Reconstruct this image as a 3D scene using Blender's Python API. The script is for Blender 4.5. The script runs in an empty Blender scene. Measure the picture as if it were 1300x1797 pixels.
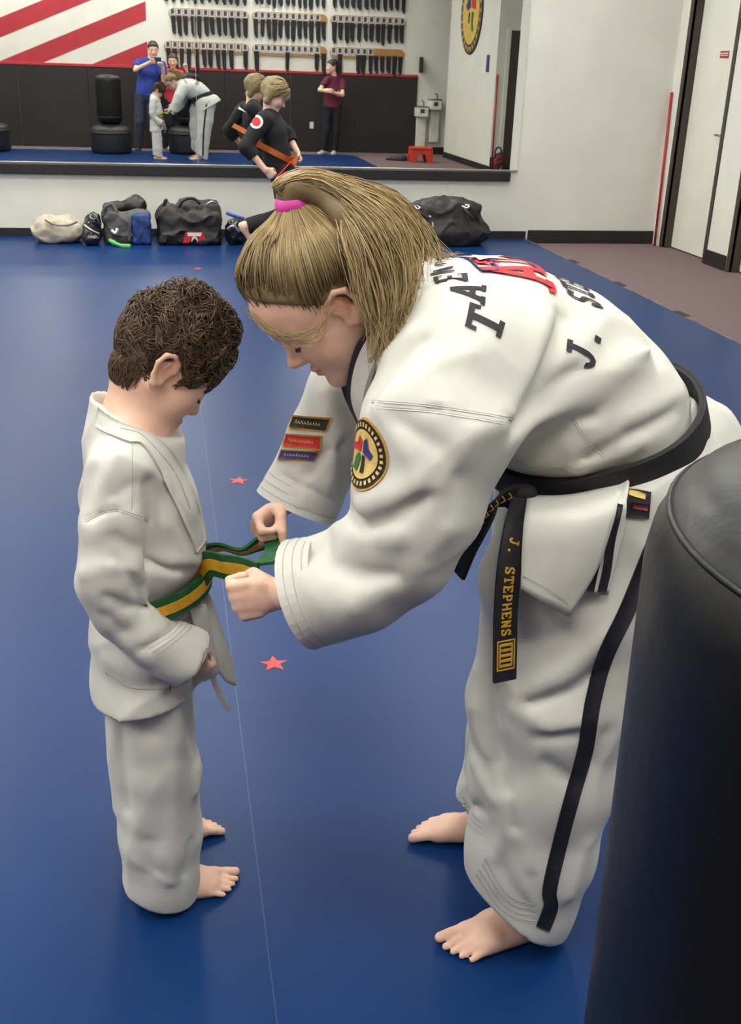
import bpy, bmesh, math, random
import numpy as np
from mathutils import Vector, Matrix
from mathutils.bvhtree import BVHTree

# ------------------------------------------------------------------ camera, world, exposure
SC = bpy.context.scene
COL = SC.collection
EYE = np.array([0.0, 0.0, 1.47])
PITCH, YAW, ROLL, FOCAL = math.radians(22.72), math.radians(11.22), math.radians(2.0), 1866.0
WALL_Y = 9.93

def setup_camera():
    cam = bpy.data.cameras.new('camera')
    ob = bpy.data.objects.new('camera', cam)
    COL.objects.link(ob)
    fwd = np.array([math.sin(YAW) * math.cos(PITCH), math.cos(YAW) * math.cos(PITCH), -math.sin(PITCH)])
    right = np.array([math.cos(YAW), -math.sin(YAW), 0.0])
    up = np.cross(right, fwd)
    c, s = math.cos(ROLL), math.sin(ROLL)
    r = c * right + s * up
    u = -s * right + c * up
    ob.matrix_world = Matrix(((r[0], u[0], -fwd[0], EYE[0]), (r[1], u[1], -fwd[1], EYE[1]), (r[2], u[2], -fwd[2], EYE[2]), (0, 0, 0, 1)))
    cam.sensor_fit = 'VERTICAL'
    cam.sensor_height = 36.0
    cam.lens = FOCAL / 1797.0 * 36.0
    cam.clip_start = 0.005
    cam.clip_end = 100
    SC.camera = ob
setup_camera()

world = bpy.data.worlds.new('World')
SC.world = world
world.use_nodes = True
world.node_tree.nodes['Background'].inputs[0].default_value = (0.9, 0.95, 1.0, 1)
world.node_tree.nodes['Background'].inputs[1].default_value = 0.05
SC.view_settings.view_transform = 'Standard'
SC.view_settings.look = 'None'
SC.view_settings.gamma = 1.0
SC.view_settings.use_curve_mapping = False
SC.view_settings.exposure = 0.0
SC.cycles.use_denoising = True
SC.cycles.max_bounces = 8
LIGHT_STRENGTH = 24.5
LIGHT_COLOR = (1.0, 0.99, 0.915)
LIGHTS = [(x, y) for x in (-4.3, -2.0, 0.1, 2.5) for y in (-0.1, 2.3, 6.9, 8.9)]
CEIL_Z = 3.9

# ------------------------------------------------------------------ small helpers
rng = random.Random(7)
nrng = np.random.default_rng(11)

def V(*a):
    return np.array(a if len(a) > 1 else a[0], dtype=float)

def unit(v):
    v = np.asarray(v, float)
    return v / (np.linalg.norm(v) + 1e-12)

def PK(a, b, k):
    return V(a) + (V(b) - V(a)) * k

def lerp(a, b, t):
    return a + (b - a) * t

def link(o, parent=None):
    COL.objects.link(o)
    if parent is not None:
        o.parent = parent
    return o

def tag(o, label=None, cat=None, group=None, kind=None):
    if label: o['label'] = label
    if cat: o['category'] = cat
    if group: o['group'] = group
    if kind: o['kind'] = kind
    return o

def thing(name, label, cat, group=None):
    o = bpy.data.objects.new(name, None)
    COL.objects.link(o)
    o.empty_display_size = 0.05
    return tag(o, label, cat, group)

def mesh_np(name, verts, quads, mat, parent=None, smooth=True, color=None):
    """numpy quads (or tris) to a linked mesh object"""
    me = bpy.data.meshes.new(name)
    verts = np.asarray(verts, np.float32)
    quads = np.asarray(quads, np.int32)
    n, k = quads.shape
    me.vertices.add(len(verts))
    me.vertices.foreach_set('co', verts.ravel())
    me.loops.add(n * k)
    me.loops.foreach_set('vertex_index', quads.ravel())
    me.polygons.add(n)
    me.polygons.foreach_set('loop_start', np.arange(0, n * k, k, dtype=np.int32))
    me.polygons.foreach_set('use_smooth', np.full(n, smooth, dtype=bool))
    me.update(calc_edges=True)
    me.validate()
    if color is not None:
        at = me.color_attributes.new('Col', 'FLOAT_COLOR', 'POINT')
        c = np.ones((len(verts), 4), np.float32)
        c[:, :3] = color
        at.data.foreach_set('color', c.ravel())
    me.materials.append(M[mat] if isinstance(mat, str) else mat)
    return link(bpy.data.objects.new(name, me), parent)

class MB:
    """collects polygons, builds ONE mesh object"""
    def __init__(s):
        s.v, s.f, s.sm = [], [], []
    def add(s, verts, faces, smooth=False):
        o = len(s.v)
        s.v += [tuple(map(float, p)) for p in verts]
        s.f += [tuple(i + o for i in f) for f in faces]
        s.sm += [smooth] * len(faces)
        return s
    def box(s, lo, hi, R=None, c=None, bev=0.0):
        lo, hi = V(lo), V(hi)
        if bev <= 0:
            P8 = [V(x, y, z) for z in (lo[2], hi[2]) for y in (lo[1], hi[1]) for x in (lo[0], hi[0])]
            F = [(0, 2, 3, 1), (4, 5, 7, 6), (0, 1, 5, 4), (2, 6, 7, 3), (0, 4, 6, 2), (1, 3, 7, 5)]
        else:
            b = min(bev, *(0.49 * (hi - lo)))
            P8, idx = [], {}
            for zi in (0, 1):
                for yi in (0, 1):
                    for xi in (0, 1):
                        corner = V((lo, hi)[xi][0], (lo, hi)[yi][1], (lo, hi)[zi][2])
                        sg = V(1 - 2 * xi, 1 - 2 * yi, 1 - 2 * zi)
                        for ax in range(3):
                            off = sg * b
                            off[ax] = 0
                            idx[(xi, yi, zi, ax)] = len(P8)
                            P8.append(corner + off)
            F = []
            def I(x, y, z, a): return idx[(x, y, z, a)]
            for e in (0, 1):
                q = [I(e, 0, 0, 0), I(e, 1, 0, 0), I(e, 1, 1, 0), I(e, 0, 1, 0)]
                F.append(tuple(q if e else q[::-1]))
                q = [I(0, e, 0, 1), I(0, e, 1, 1), I(1, e, 1, 1), I(1, e, 0, 1)]
                F.append(tuple(q if e else q[::-1]))
                q = [I(0, 0, e, 2), I(1, 0, e, 2), I(1, 1, e, 2), I(0, 1, e, 2)]
                F.append(tuple(q if e else q[::-1]))
            for a in (0, 1):
                for d in (0, 1):
                    F.append((I(0, a, d, 1), I(1, a, d, 1), I(1, a, d, 2), I(0, a, d, 2)))
                    F.append((I(a, 0, d, 0), I(a, 1, d, 0), I(a, 1, d, 2), I(a, 0, d, 2)))
                    F.append((I(a, d, 0, 0), I(a, d, 1, 0), I(a, d, 1, 1), I(a, d, 0, 1)))
            for x in (0, 1):
                for y in (0, 1):
                    for z in (0, 1):
                        F.append((I(x, y, z, 0), I(x, y, z, 1), I(x, y, z, 2)))
        if R is not None:
            c = V(0, 0, 0) if c is None else V(c)
            P8 = [c + R @ p for p in P8]
        return s.add(P8, F)
    def lathe(s, prof, c=(0, 0, 0), n=40, smooth=True, axis=None):
        """prof: list of (r, z)"""
        c = V(c)
        vs, fs = [], []
        for r, z in prof:
            for i in range(n):
                a = 2 * math.pi * i / n
                vs.append(c + V(r * math.cos(a), r * math.sin(a), z))
        for j in range(len(prof) - 1):
            for i in range(n):
                k = (i + 1) % n
                fs.append((j * n + i, j * n + k, (j + 1) * n + k, (j + 1) * n + i))
        if prof[0][0] > 1e-4: fs.append(tuple(range(n))[::-1])
        if prof[-1][0] > 1e-4: fs.append(tuple((len(prof) - 1) * n + i for i in range(n)))
        if axis is not None:
            R = frame_z(axis)
            vs = [c + R @ (p - c) for p in vs]
        return s.add(vs, fs, smooth)
    def tube(s, pts, r, n=8, smooth=True, flat=None):
        """pts polyline; r float or list; flat = (direction, ratio) squeezes the section"""
        pts = [V(p) for p in pts]
        m = len(pts)
        rs = [r] * m if np.isscalar(r) else list(r)
        vs, fs = [], []
        T = [unit(pts[min(i + 1, m - 1)] - pts[max(i - 1, 0)]) for i in range(m)]
        u = unit(np.cross(T[0], V(0.3, 0.5, 0.8)))
        for i in range(m):
            u = unit(u - T[i] * (u @ T[i]))
            w = np.cross(T[i], u)
            for k in range(n):
                a = 2 * math.pi * k / n
                vs.append(pts[i] + rs[i] * (math.cos(a) * u + math.sin(a) * w))
        for i in range(m - 1):
            for k in range(n):
                k2 = (k + 1) % n
                fs.append((i * n + k, i * n + k2, (i + 1) * n + k2, (i + 1) * n + k))
        fs.append(tuple(range(n))[::-1])
        fs.append(tuple((m - 1) * n + k for k in range(n)))
        return s.add(vs, fs, smooth)
    def prism(s, poly, o, u, v, w, t):
        """2-D polygon in frame (o,u,v) extruded along w by t"""
        o, u, v, w = V(o), V(u), V(v), V(w)
        A = [o + u * p[0] + v * p[1] for p in poly]
        B = [p + w * t for p in A]
        n = len(poly)
        fs = [tuple(range(n))[::-1], tuple(range(n, 2 * n))]
        for i in range(n):
            k = (i + 1) % n
            fs.append((i, k, n + k, n + i))
        return s.add(A + B, fs)
    def build(s, name, mat, parent=None):
        me = bpy.data.meshes.new(name)
        me.from_pydata(s.v, [], s.f)
        me.update()
        me.polygons.foreach_set('use_smooth', s.sm)
        me.materials.append(M[mat] if isinstance(mat, str) else mat)
        return link(bpy.data.objects.new(name, me), parent)

def frame_z(z, x=None):
    z = unit(z)
    x = V(1, 0, 0) if x is None else V(x)
    if abs(unit(x) @ z) > 0.95: x = V(0, 1, 0)
    x = unit(x - z * (x @ z))
    return np.stack([x, np.cross(z, x), z], axis=1)

def catmull(pts, n=8):
    P_ = [V(p) for p in pts]
    P_ = [2 * P_[0] - P_[1]] + P_ + [2 * P_[-1] - P_[-2]]
    out = []
    for i in range(1, len(P_) - 2):
        for k in range(n):
            t = k / n
            a, b, c, d = P_[i - 1:i + 3]
            out.append(0.5 * (2 * b + (c - a) * t + (2 * a - 5 * b + 4 * c - d) * t * t + (3 * b - a - 3 * c + d) * t ** 3))
    out.append(P_[-2])
    return out

# ------------------------------------------------------------------ materials
M = {}
def new_mat(name):
    m = bpy.data.materials.new(name)
    m.use_nodes = True
    M[name] = m
    nt = m.node_tree
    return nt, nt.nodes['Principled BSDF']

def mat(name, col, rough=0.6, col2=None, scale=8.0, bump=0.0, bscale=60.0, metal=0.0, spec=0.5, coat=0.0, sheen=0.0, detail=4.0, attr=False, sss=0.0, stretch=None, emit=None, attr_mix=False):
    nt, b = new_mat(name)
    N, Lk = nt.nodes, nt.links
    b.inputs['Roughness'].default_value = rough
    b.inputs['Metallic'].default_value = metal
    b.inputs['Specular IOR Level'].default_value = spec
    b.inputs['Coat Weight'].default_value = coat
    b.inputs['Sheen Weight'].default_value = sheen
    if sss:
        b.inputs['Subsurface Weight'].default_value = sss
        b.inputs['Subsurface Radius'].default_value = (0.9, 0.35, 0.2)
        b.inputs['Subsurface Scale'].default_value = 0.008
    tc = N.new('ShaderNodeTexCoord')
    src = tc.outputs['Object']
    if stretch:
        mp = N.new('ShaderNodeMapping')
        mp.inputs['Scale'].default_value = stretch
        Lk.new(src, mp.inputs['Vector'])
        src = mp.outputs['Vector']
    nz = N.new('ShaderNodeTexNoise')
    nz.inputs['Scale'].default_value = scale
    nz.inputs['Detail'].default_value = detail
    Lk.new(src, nz.inputs['Vector'])
    mx = N.new('ShaderNodeMix')
    mx.data_type = 'RGBA'
    c2 = col2 or tuple(c * 0.85 for c in col)
    mx.inputs['A'].default_value = (*col, 1)
    mx.inputs['B'].default_value = (*c2, 1)
    rp = N.new('ShaderNodeMapRange')
    rp.inputs['From Min'].default_value = 0.35
    rp.inputs['From Max'].default_value = 0.65
    Lk.new(nz.outputs['Fac'], rp.inputs['Value'])
    Lk.new(rp.outputs['Result'], mx.inputs['Factor'])
    out = mx.outputs['Result']
    if attr:
        at = N.new('ShaderNodeAttribute')
        at.attribute_name = 'Col'
        mm = N.new('ShaderNodeMix')
        mm.data_type = 'RGBA'
        mm.blend_type = 'MULTIPLY'
        mm.inputs['Factor'].default_value = 1.0
        Lk.new(out, mm.inputs['A'])
        Lk.new(at.outputs['Color'], mm.inputs['B'])
        out = mm.outputs['Result']
    Lk.new(out, b.inputs['Base Color'])
    if bump > 0:
        n2 = N.new('ShaderNodeTexNoise')
        n2.inputs['Scale'].default_value = bscale
        n2.inputs['Detail'].default_value = 3.0
        Lk.new(src, n2.inputs['Vector'])
        bp = N.new('ShaderNodeBump')
        bp.inputs['Strength'].default_value = bump
        bp.inputs['Distance'].default_value = 0.004
        Lk.new(n2.outputs['Fac'], bp.inputs['Height'])
        Lk.new(bp.outputs['Normal'], b.inputs['Normal'])
    if emit:
        b.inputs['Emission Color'].default_value = (*LIGHT_COLOR, 1)
        b.inputs['Emission Strength'].default_value = emit
    return M[name]

def lin(r, g, b):
    f = lambda c: (c / 255 / 12.92) if c / 255 <= 0.04045 else ((c / 255 + 0.055) / 1.055) ** 2.4
    return (f(r), f(g), f(b))

mat('wall_paint', lin(220, 219, 209), 0.75, lin(214, 213, 203), 3.0, 0.25, 140.0)
mat('ceiling_tile', lin(225, 224, 218), 0.9, lin(205, 204, 198), 90.0, 0.4, 160.0)
mat('mat_vinyl', lin(14, 50, 102), 0.36, lin(11, 46, 95), 1.3, 0.04, 420.0, spec=0.17)
mat('seam_blue', lin(24, 60, 114), 0.38)
mat('carpet', lin(134, 112, 111), 0.95, lin(104, 86, 88), 220.0, 0.9, 500.0)
mat('black_rubber', lin(22, 20, 21), 0.55, lin(34, 31, 31), 30.0, 0.1)
mat('black_pad', lin(34, 29, 28), 0.62, lin(27, 24, 25), 2.0, 0.15, 60.0)
mat('brown_frame', lin(66, 55, 48), 0.5, lin(56, 47, 42), 12.0, 0.1)
mat('door_paint', lin(222, 221, 208), 0.5, lin(216, 215, 203), 4.0)
mat('red_paint', lin(176, 42, 52), 0.55, lin(165, 38, 48), 5.0)
mat('red_star', lin(226, 62, 52), 0.5, lin(212, 54, 48), 20.0)
mat('grey_edge', lin(128, 124, 112), 0.7, lin(78, 75, 68), 9.0, 0.3, 60.0)
mat('steel', lin(170, 170, 168), 0.3, lin(150, 150, 150), 20.0, metal=1.0)
mat('plastic_white', lin(225, 224, 216), 0.4)
mat('wood_tan', lin(176, 132, 78), 0.5, lin(150, 108, 60), 14.0, stretch=(1, 6, 6))
mat('plate_white', lin(214, 210, 206), 0.4, lin(150, 146, 148), 60.0)
mat('belt_black', lin(20, 19, 24), 0.75, lin(28, 27, 32), 60.0, 0.3, 300.0)
mat('vinyl_black', lin(11, 10, 10), 0.38, lin(15, 14, 14), 5.0, 0.22, 40.0, spec=0.38)
mat('plastic_black', lin(26, 26, 27), 0.45, lin(32, 32, 33), 9.0)
mat('gi_cotton', (0.60, 0.60, 0.555), 0.85, (0.575, 0.575, 0.53), 30.0, 0.10, 900.0, sheen=0.1)
mat('gi_stitch', (0.56, 0.56, 0.515), 0.9)
mat('gi_shadow_seam', (0.50, 0.49, 0.46), 0.9)
mat('skin', (0.80, 0.53, 0.40), 0.5, (0.73, 0.46, 0.34), 30.0, 0.12, 240.0, attr=True, sss=0.15)
mat('eye_white', (0.75, 0.72, 0.70), 0.2)
mat('lash', (0.035, 0.02, 0.018), 0.6)
mat('hair_blonde', (0.42, 0.32, 0.165), 0.45, (0.34, 0.25, 0.12), 30.0, attr=True, spec=0.35)
mat('hair_brown', (0.095, 0.060, 0.032), 0.5, (0.062, 0.037, 0.020), 40.0, attr=True, spec=0.4)
mat('hair_dark', (0.03, 0.02, 0.018), 0.5, (0.02, 0.014, 0.013), 40.0, attr=True, spec=0.4)
mat('letter_black', lin(18, 16, 26), 0.7, lin(30, 28, 40), 90.0, 0.2, 300.0)
mat('logo_red', lin(205, 40, 44), 0.7, lin(190, 34, 40), 60.0)
mat('logo_blue', lin(52, 48, 128), 0.7, lin(44, 42, 112), 60.0)
mat('logo_white', (0.80, 0.79, 0.75), 0.8)
mat('gold', lin(212, 168, 62), 0.5, lin(190, 146, 46), 80.0)
mat('gold_pale', lin(222, 196, 120), 0.6, lin(200, 170, 90), 60.0)
mat('belt_green', lin(24, 96, 48), 0.75, lin(18, 78, 40), 60.0, 0.3, 300.0)
mat('belt_yellow', lin(222, 172, 38), 0.7, lin(205, 152, 28), 60.0, 0.3, 300.0)
mat('belt_orange', lin(190, 96, 30), 0.7, lin(165, 80, 26), 60.0)
mat('patch_green', lin(44, 110, 58), 0.7)
mat('patch_grey', lin(70, 66, 74), 0.7, lin(40, 38, 44), 200.0)
mat('hair_tie_pink', lin(214, 72, 168), 0.6, lin(196, 58, 150), 40.0)
mat('band_teal', lin(34, 98, 92), 0.5, lin(26, 80, 78), 40.0)
mat('gi_black', lin(18, 16, 20), 0.85, lin(26, 24, 28), 30.0, 0.3, 300.0)
mat('shirt_blue', lin(40, 62, 150), 0.8, lin(34, 52, 132), 20.0, 0.2, 200.0)
mat('shirt_pink', lin(226, 62, 84), 0.8, lin(205, 52, 74), 20.0, 0.2, 200.0)
mat('shirt_maroon', lin(104, 22, 58), 0.8, lin(86, 18, 48), 20.0, 0.2, 200.0)
mat('denim', lin(52, 62, 78), 0.85, lin(40, 48, 64), 30.0, 0.3, 300.0)
mat('denim_dark', lin(24, 26, 36), 0.85, lin(18, 20, 28), 30.0, 0.3, 300.0)
mat('shoe_brown', lin(48, 36, 30), 0.6)
mat('shoe_white', lin(196, 188, 180), 0.6)
mat('canvas_cream', lin(196, 186, 166), 0.85, lin(168, 158, 140), 12.0, 0.4, 120.0)
mat('nylon_black', lin(24, 22, 22), 0.55, lin(38, 35, 34), 14.0, 0.5, 60.0)
mat('nylon_grey', lin(96, 94, 94), 0.6, lin(70, 68, 70), 14.0, 0.4, 80.0)
mat('nylon_blue', lin(38, 66, 130), 0.55, lin(30, 52, 108), 14.0, 0.4, 80.0)
mat('gloss_black', lin(20, 20, 22), 0.18, lin(34, 34, 38), 14.0, 0.6, 30.0, spec=0.7)
mat('green_rubber', lin(92, 190, 96), 0.5)
mat('plastic_blue', lin(42, 84, 170), 0.4)
mat('silver', lin(190, 188, 180), 0.35, metal=0.8)
mat('stool_red', lin(206, 66, 44), 0.45, lin(190, 56, 40), 12.0)
mat('dark_red', lin(96, 24, 30), 0.6)
mat('staff_red', lin(176, 36, 48), 0.4)
mat('sign_navy', lin(40, 44, 84), 0.5, lin(70, 72, 110), 60.0)
mat('grey_cloth', lin(70, 66, 76), 0.8, lin(50, 48, 56), 30.0)
mat('emblem_gold', lin(216, 186, 92), 0.5, lin(200, 168, 76), 12.0)
mat('emblem_brown', lin(74, 58, 44), 0.5, lin(92, 74, 58), 30.0)

def special_mats():
    nt, b = new_mat('mirror_glass')
    b.inputs['Base Color'].default_value = (0.90, 0.915, 0.89, 1)
    b.inputs['Metallic'].default_value = 1.0
    b.inputs['Roughness'].default_value = 0.012
    nt, b = new_mat('light_panel')
    b.inputs['Base Color'].default_value = (0.9, 0.9, 0.88, 1)
    b.inputs['Emission Color'].default_value = (*LIGHT_COLOR, 1)
    b.inputs['Emission Strength'].default_value = LIGHT_STRENGTH
special_mats()

# ------------------------------------------------------------------ implicit surfaces (organic shapes)
def cone(a, b, ra, rb=None):
    a, b = V(a).astype(np.float32), V(b).astype(np.float32)
    rb = ra if rb is None else rb
    ba = b - a
    L2 = float(ba @ ba) + 1e-12
    def f(p):
        pa = p - a
        t = np.clip(pa @ ba / L2, 0, 1)
        q = pa - t[:, None] * ba
        return np.sqrt((q * q).sum(1)) - (ra + (rb - ra) * t)
    return f

def ell(c, r, R=None):
    c = V(c).astype(np.float32)
    r = np.asarray(r, np.float32)
    Rm = None if R is None else np.asarray(R, np.float32)
    def f(p):
        q = p - c
        if Rm is not None: q = q @ Rm
        a = q / r
        k0 = np.sqrt((a * a).sum(1)) + 1e-9
        b = a / r
        k1 = np.sqrt((b * b).sum(1)) + 1e-9
        return k0 * (k0 - 1) / k1
    return f

def econe(a, b, ra, rb, u):
    """elliptic cone; ra, rb = (along u, across u)"""
    a, b = V(a), V(b)
    w = unit(b - a)
    u = unit(V(u) - w * (V(u) @ w))
    v = np.cross(w, u)
    F = np.stack([u, v, w], 1).astype(np.float32)
    L = float(np.linalg.norm(b - a))
    a = a.astype(np.float32)
    def f(p):
        q = (p - a) @ F
        t = np.clip(q[:, 2] / L, 0, 1)
        ru = ra[0] + (rb[0] - ra[0]) * t
        rv = ra[1] + (rb[1] - ra[1]) * t
        qw = q[:, 2] - t * L
        rw = np.minimum(ru, rv)
        x, y, z = q[:, 0] / ru, q[:, 1] / rv, qw / rw
        k0 = np.sqrt(x * x + y * y + z * z) + 1e-9
        k1 = np.sqrt((x / ru) ** 2 + (y / rv) ** 2 + (z / rw) ** 2) + 1e-9
        return k0 * (k0 - 1) / k1
    return f

def rbox(c, half, R=None, r=0.02):
    c = V(c).astype(np.float32)
    hf = np.asarray(half, np.float32) - r
    Rm = None if R is None else np.asarray(R, np.float32)
    def f(p):
        q = p - c
        if Rm is not None: q = q @ Rm
        q = np.abs(q) - hf
        return np.sqrt((np.maximum(q, 0) ** 2).sum(1)) + np.minimum(q.max(1), 0) - r
    return f

def plane(pt, n):
    """negative on the side opposite to n"""
    pt, n = V(pt).astype(np.float32), unit(n).astype(np.float32)
    return lambda p: (p - pt) @ n

def polydist(pts):
    pts = [V(p).astype(np.float32) for p in pts]
    def f(p):
        d = None
        for a, b in zip(pts[:-1], pts[1:]):
            ba = b - a
            pa = p - a
            t = np.clip(pa @ ba / (float(ba @ ba) + 1e-12), 0, 1)
            q = pa - t[:, None] * ba
            e = (q * q).sum(1)
            d = e if d is None else np.minimum(d, e)
        return np.sqrt(d)
    return f

class Field:
    def __init__(s):
        s.ops = []
    def add(s, f, k=0.012):
        s.ops.append(('+', f, k))
        return s
    def sub(s, f, k=0.004):
        s.ops.append(('-', f, k))
        return s
    def cut(s, f, k=0.004):
        s.ops.append(('&', f, k))
        return s
    def disp(s, f):
        s.ops.append(('d', f, 0))
        return s
    def chain(s, pts, k=0.012, k0=None):
        """pts: list of (point, radius)"""
        for i in range(len(pts) - 1):
            s.add(cone(pts[i][0], pts[i + 1][0], pts[i][1], pts[i + 1][1]), (k0 if (k0 is not None and i == 0) else k))
        return s
    def loft(s, secs, u, k=0.02):
        """secs: list of (centre, half along u, half across)"""
        for A, B in zip(secs[:-1], secs[1:]):
            s.add(econe(A[0], B[0], A[1:3], B[1:3], u), k)
        return s
    def fold(s, pts, amp, w):
        s.ops.append(('f', polydist(pts), (amp, w)))
        return s
    def eval(s, p, sel=None):
        d = np.full(len(p), 9.0, np.float32)
        for i, (o, f, k) in enumerate(s.ops):
            if sel is not None and not sel[i]: continue
            if o == 'f':
                amp, w = k
                e = f(p) / w
                d = d - amp * np.exp(-1.55 * (np.sqrt(e * e + 0.05) - 0.2236))
                continue
            if o == 'd':
                d = d + f(p)
                continue
            e = f(p)
            if o == '+':
                h = np.maximum(k - np.abs(d - e), 0) / k
                d = np.minimum(d, e) - h * h * k * 0.25
            elif o == '-':
                e = -e
                h = np.maximum(k - np.abs(d - e), 0) / k
                d = np.maximum(d, e) + h * h * k * 0.25
            else:
                h = np.maximum(k - np.abs(d - e), 0) / k
                d = np.maximum(d, e) + h * h * k * 0.25
        return d
    def snap(s, pts, depth=0.5):
        """push points along the line of sight onto the surface"""
        out = []
        for p in pts:
            p = V(p)
            dr = unit(p - EYE)
            t = np.linspace(-depth, depth, 260)
            d = s.eval((p + t[:, None] * dr).astype(np.float32))
            i = np.nonzero(d < 0)[0]
            out.append(p + t[i[0]] * dr if len(i) else p)
        return out
    def mesh(s, lo, hi, h, B=16, smooth=2):
        lo, hi = V(lo), V(hi)
        nb = np.ceil((hi - lo) / (h * B)).astype(int)
        g = np.stack(np.meshgrid(*[np.arange(n) for n in nb], indexing='ij'), -1).reshape(-1, 3)
        cen = (lo + (g + 0.5) * B * h).astype(np.float32)
        hd = 0.5 * math.sqrt(3) * B * h
        d = s.eval(cen)
        keep = np.abs(d) < hd * 1.6 + 0.03
        g, cen = g[keep], cen[keep]
        pd = []
        for o, f, k in s.ops:
            if o == 'f': pd.append(f(cen) < hd + 4.5 * k[1])
            elif o == 'd': pd.append(np.ones(len(cen), bool))
            elif o == '+': pd.append(f(cen) < hd * 2.0 + k + 0.045)
            elif o == '-': pd.append(f(cen) < hd * 2.0 + k + 0.045)
            else: pd.append(f(cen) > -(hd * 2.2 + k + 0.05))
        pd = np.array(pd)
        NB = nb * B + 2
        ax = np.arange(B + 1)
        off = np.stack(np.meshgrid(ax, ax, ax, indexing='ij'), -1).reshape(-1, 3)
        cors = np.array([(i, j, k) for i in (0, 1) for j in (0, 1) for k in (0, 1)])
        edges = [(a, b) for a in range(8) for b in range(a + 1, 8) if np.abs(cors[a] - cors[b]).sum() == 1]
        keys, verts, quads = [], [], []
        def gk(c):
            return (c[:, 0].astype(np.int64) * NB[1] + c[:, 1]) * NB[2] + c[:, 2]
        for bi in range(len(g)):
            o = g[bi] * B
            p = (lo + (off + o) * h).astype(np.float32)
            val = s.eval(p, pd[:, bi]).reshape(B + 1, B + 1, B + 1)
            neg = val < 0
            if not neg.any() or neg.all(): continue
            cnt = sum(neg[i:B + i, j:B + j, k:B + k].astype(np.int8) for i, j, k in cors)
            mc = np.argwhere((cnt > 0) & (cnt < 8))
            if len(mc):
                cv = np.stack([val[mc[:, 0] + i, mc[:, 1] + j, mc[:, 2] + k] for i, j, k in cors], 1)
                acc = np.zeros((len(mc), 3)); n = np.zeros(len(mc))
                for a, b in edges:
                    va, vb = cv[:, a], cv[:, b]
                    m = (va < 0) != (vb < 0)
                    t = np.where(m, va / np.where(m, va - vb, 1), 0)
                    acc += m[:, None] * (cors[a] + t[:, None] * (cors[b] - cors[a]))
                    n += m
                verts.append(lo + (mc + o + acc / n[:, None]) * h)
                keys.append(gk(mc + o + 1))
            for axn in range(3):
                e = np.zeros(3, int); e[axn] = 1
                A = neg[:B, :B, :B]
                Bn = neg[e[0]:B + e[0], e[1]:B + e[1], e[2]:B + e[2]]
                ed = np.argwhere(A != Bn)
                if not len(ed): continue
                fl = A[ed[:, 0], ed[:, 1], ed[:, 2]]
                u, w = (axn + 1) % 3, (axn + 2) % 3
                du = np.zeros(3, int); du[u] = 1
                dw = np.zeros(3, int); dw[w] = 1
                c = ed + o + 1
                q = np.stack([gk(c - du - dw), gk(c - dw), gk(c), gk(c - du)], 1)
                q[~fl] = q[~fl][:, ::-1]
                quads.append(q)
        keys = np.concatenate(keys); verts = np.concatenate(verts); quads = np.concatenate(quads)
        uk, ui = np.unique(keys, return_index=True)
        verts = verts[ui]
        ix = np.searchsorted(uk, quads)
        ix = np.clip(ix, 0, len(uk) - 1)
        ok = (uk[ix] == quads).all(1)
        quads = ix[ok]
        for _ in range(smooth):
            e = np.concatenate([quads[:, [0, 1]], quads[:, [1, 2]], quads[:, [2, 3]], quads[:, [3, 0]]])
            n = np.bincount(e[:, 0], minlength=len(verts)) + 1e-9
            av = np.stack([np.bincount(e[:, 0], verts[e[:, 1], k], minlength=len(verts)) for k in range(3)], 1) / n[:, None]
            verts = np.where(n[:, None] > 0.5, 0.5 * verts + 0.5 * av, verts)
        return verts, quads
    def build(s, name, mat, parent, lo, hi, h, color=None, smooth=2, B=16):
        v, q = s.mesh(lo, hi, h, B, smooth)
        c = color(v) if callable(color) else color
        o = mesh_np(name, v, q, mat, parent, True, c)
        seal(o.data, q)
        o['_bvh'] = 0
        BV[o.name] = BVHTree.FromPolygons([tuple(x) for x in v.tolist()], [tuple(x) for x in q.tolist()])
        del o['_bvh']
        return o

BV = {}
def seal(me, q):
    """close pin holes left between sampling blocks"""
    e = np.sort(np.concatenate([q[:, [0, 1]], q[:, [1, 2]], q[:, [2, 3]], q[:, [3, 0]]]), 1)
    key = e[:, 0].astype(np.int64) * (q.max() + 1) + e[:, 1]
    u, n = np.unique(key, return_counts=True)
    if not (n == 1).any(): return
    bm = bmesh.new()
    bm.from_mesh(me)
    r = bmesh.ops.holes_fill(bm, edges=[x for x in bm.edges if x.is_boundary], sides=60)
    for f in r['faces']: f.smooth = True
    bm.to_mesh(me)
    bm.free()

def sn(p, s=1.0, seed=0.0):
    """cheap smooth noise from sines"""
    x, y, z = p[:, 0] * s + seed, p[:, 1] * s + seed * 1.7, p[:, 2] * s - seed
    return (np.sin(x + 1.3 * np.sin(y * 1.1 + 0.5)) + np.sin(y * 1.3 + 1.7 * np.sin(z * 0.9)) + np.sin(z * 1.2 + 1.5 * np.sin(x * 0.8 + 2.0))) / 3.0

def rn(p, s=1.0, seed=0.0):
    """ridged noise: thin crests like creased cloth"""
    a = 1.0 - np.minimum(1.0, np.abs(sn(p, s, seed)) * 2.2)
    return a * a

# ------------------------------------------------------------------ things lying on cloth: strips, letters, patches
def hit(bvh, p, d, span=0.5):
    p, d = V(p), unit(d)
    loc, nor, idx, dist = bvh.ray_cast(Vector(p - d * span), Vector(d), 2 * span)
    if loc is None:
        loc, nor, idx, dist = bvh.find_nearest(Vector(p))
    n = V(nor)
    if n @ d > 0: n = -n
    return V(loc), n

def sight(p):
    return unit(V(p) - EYE)

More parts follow.
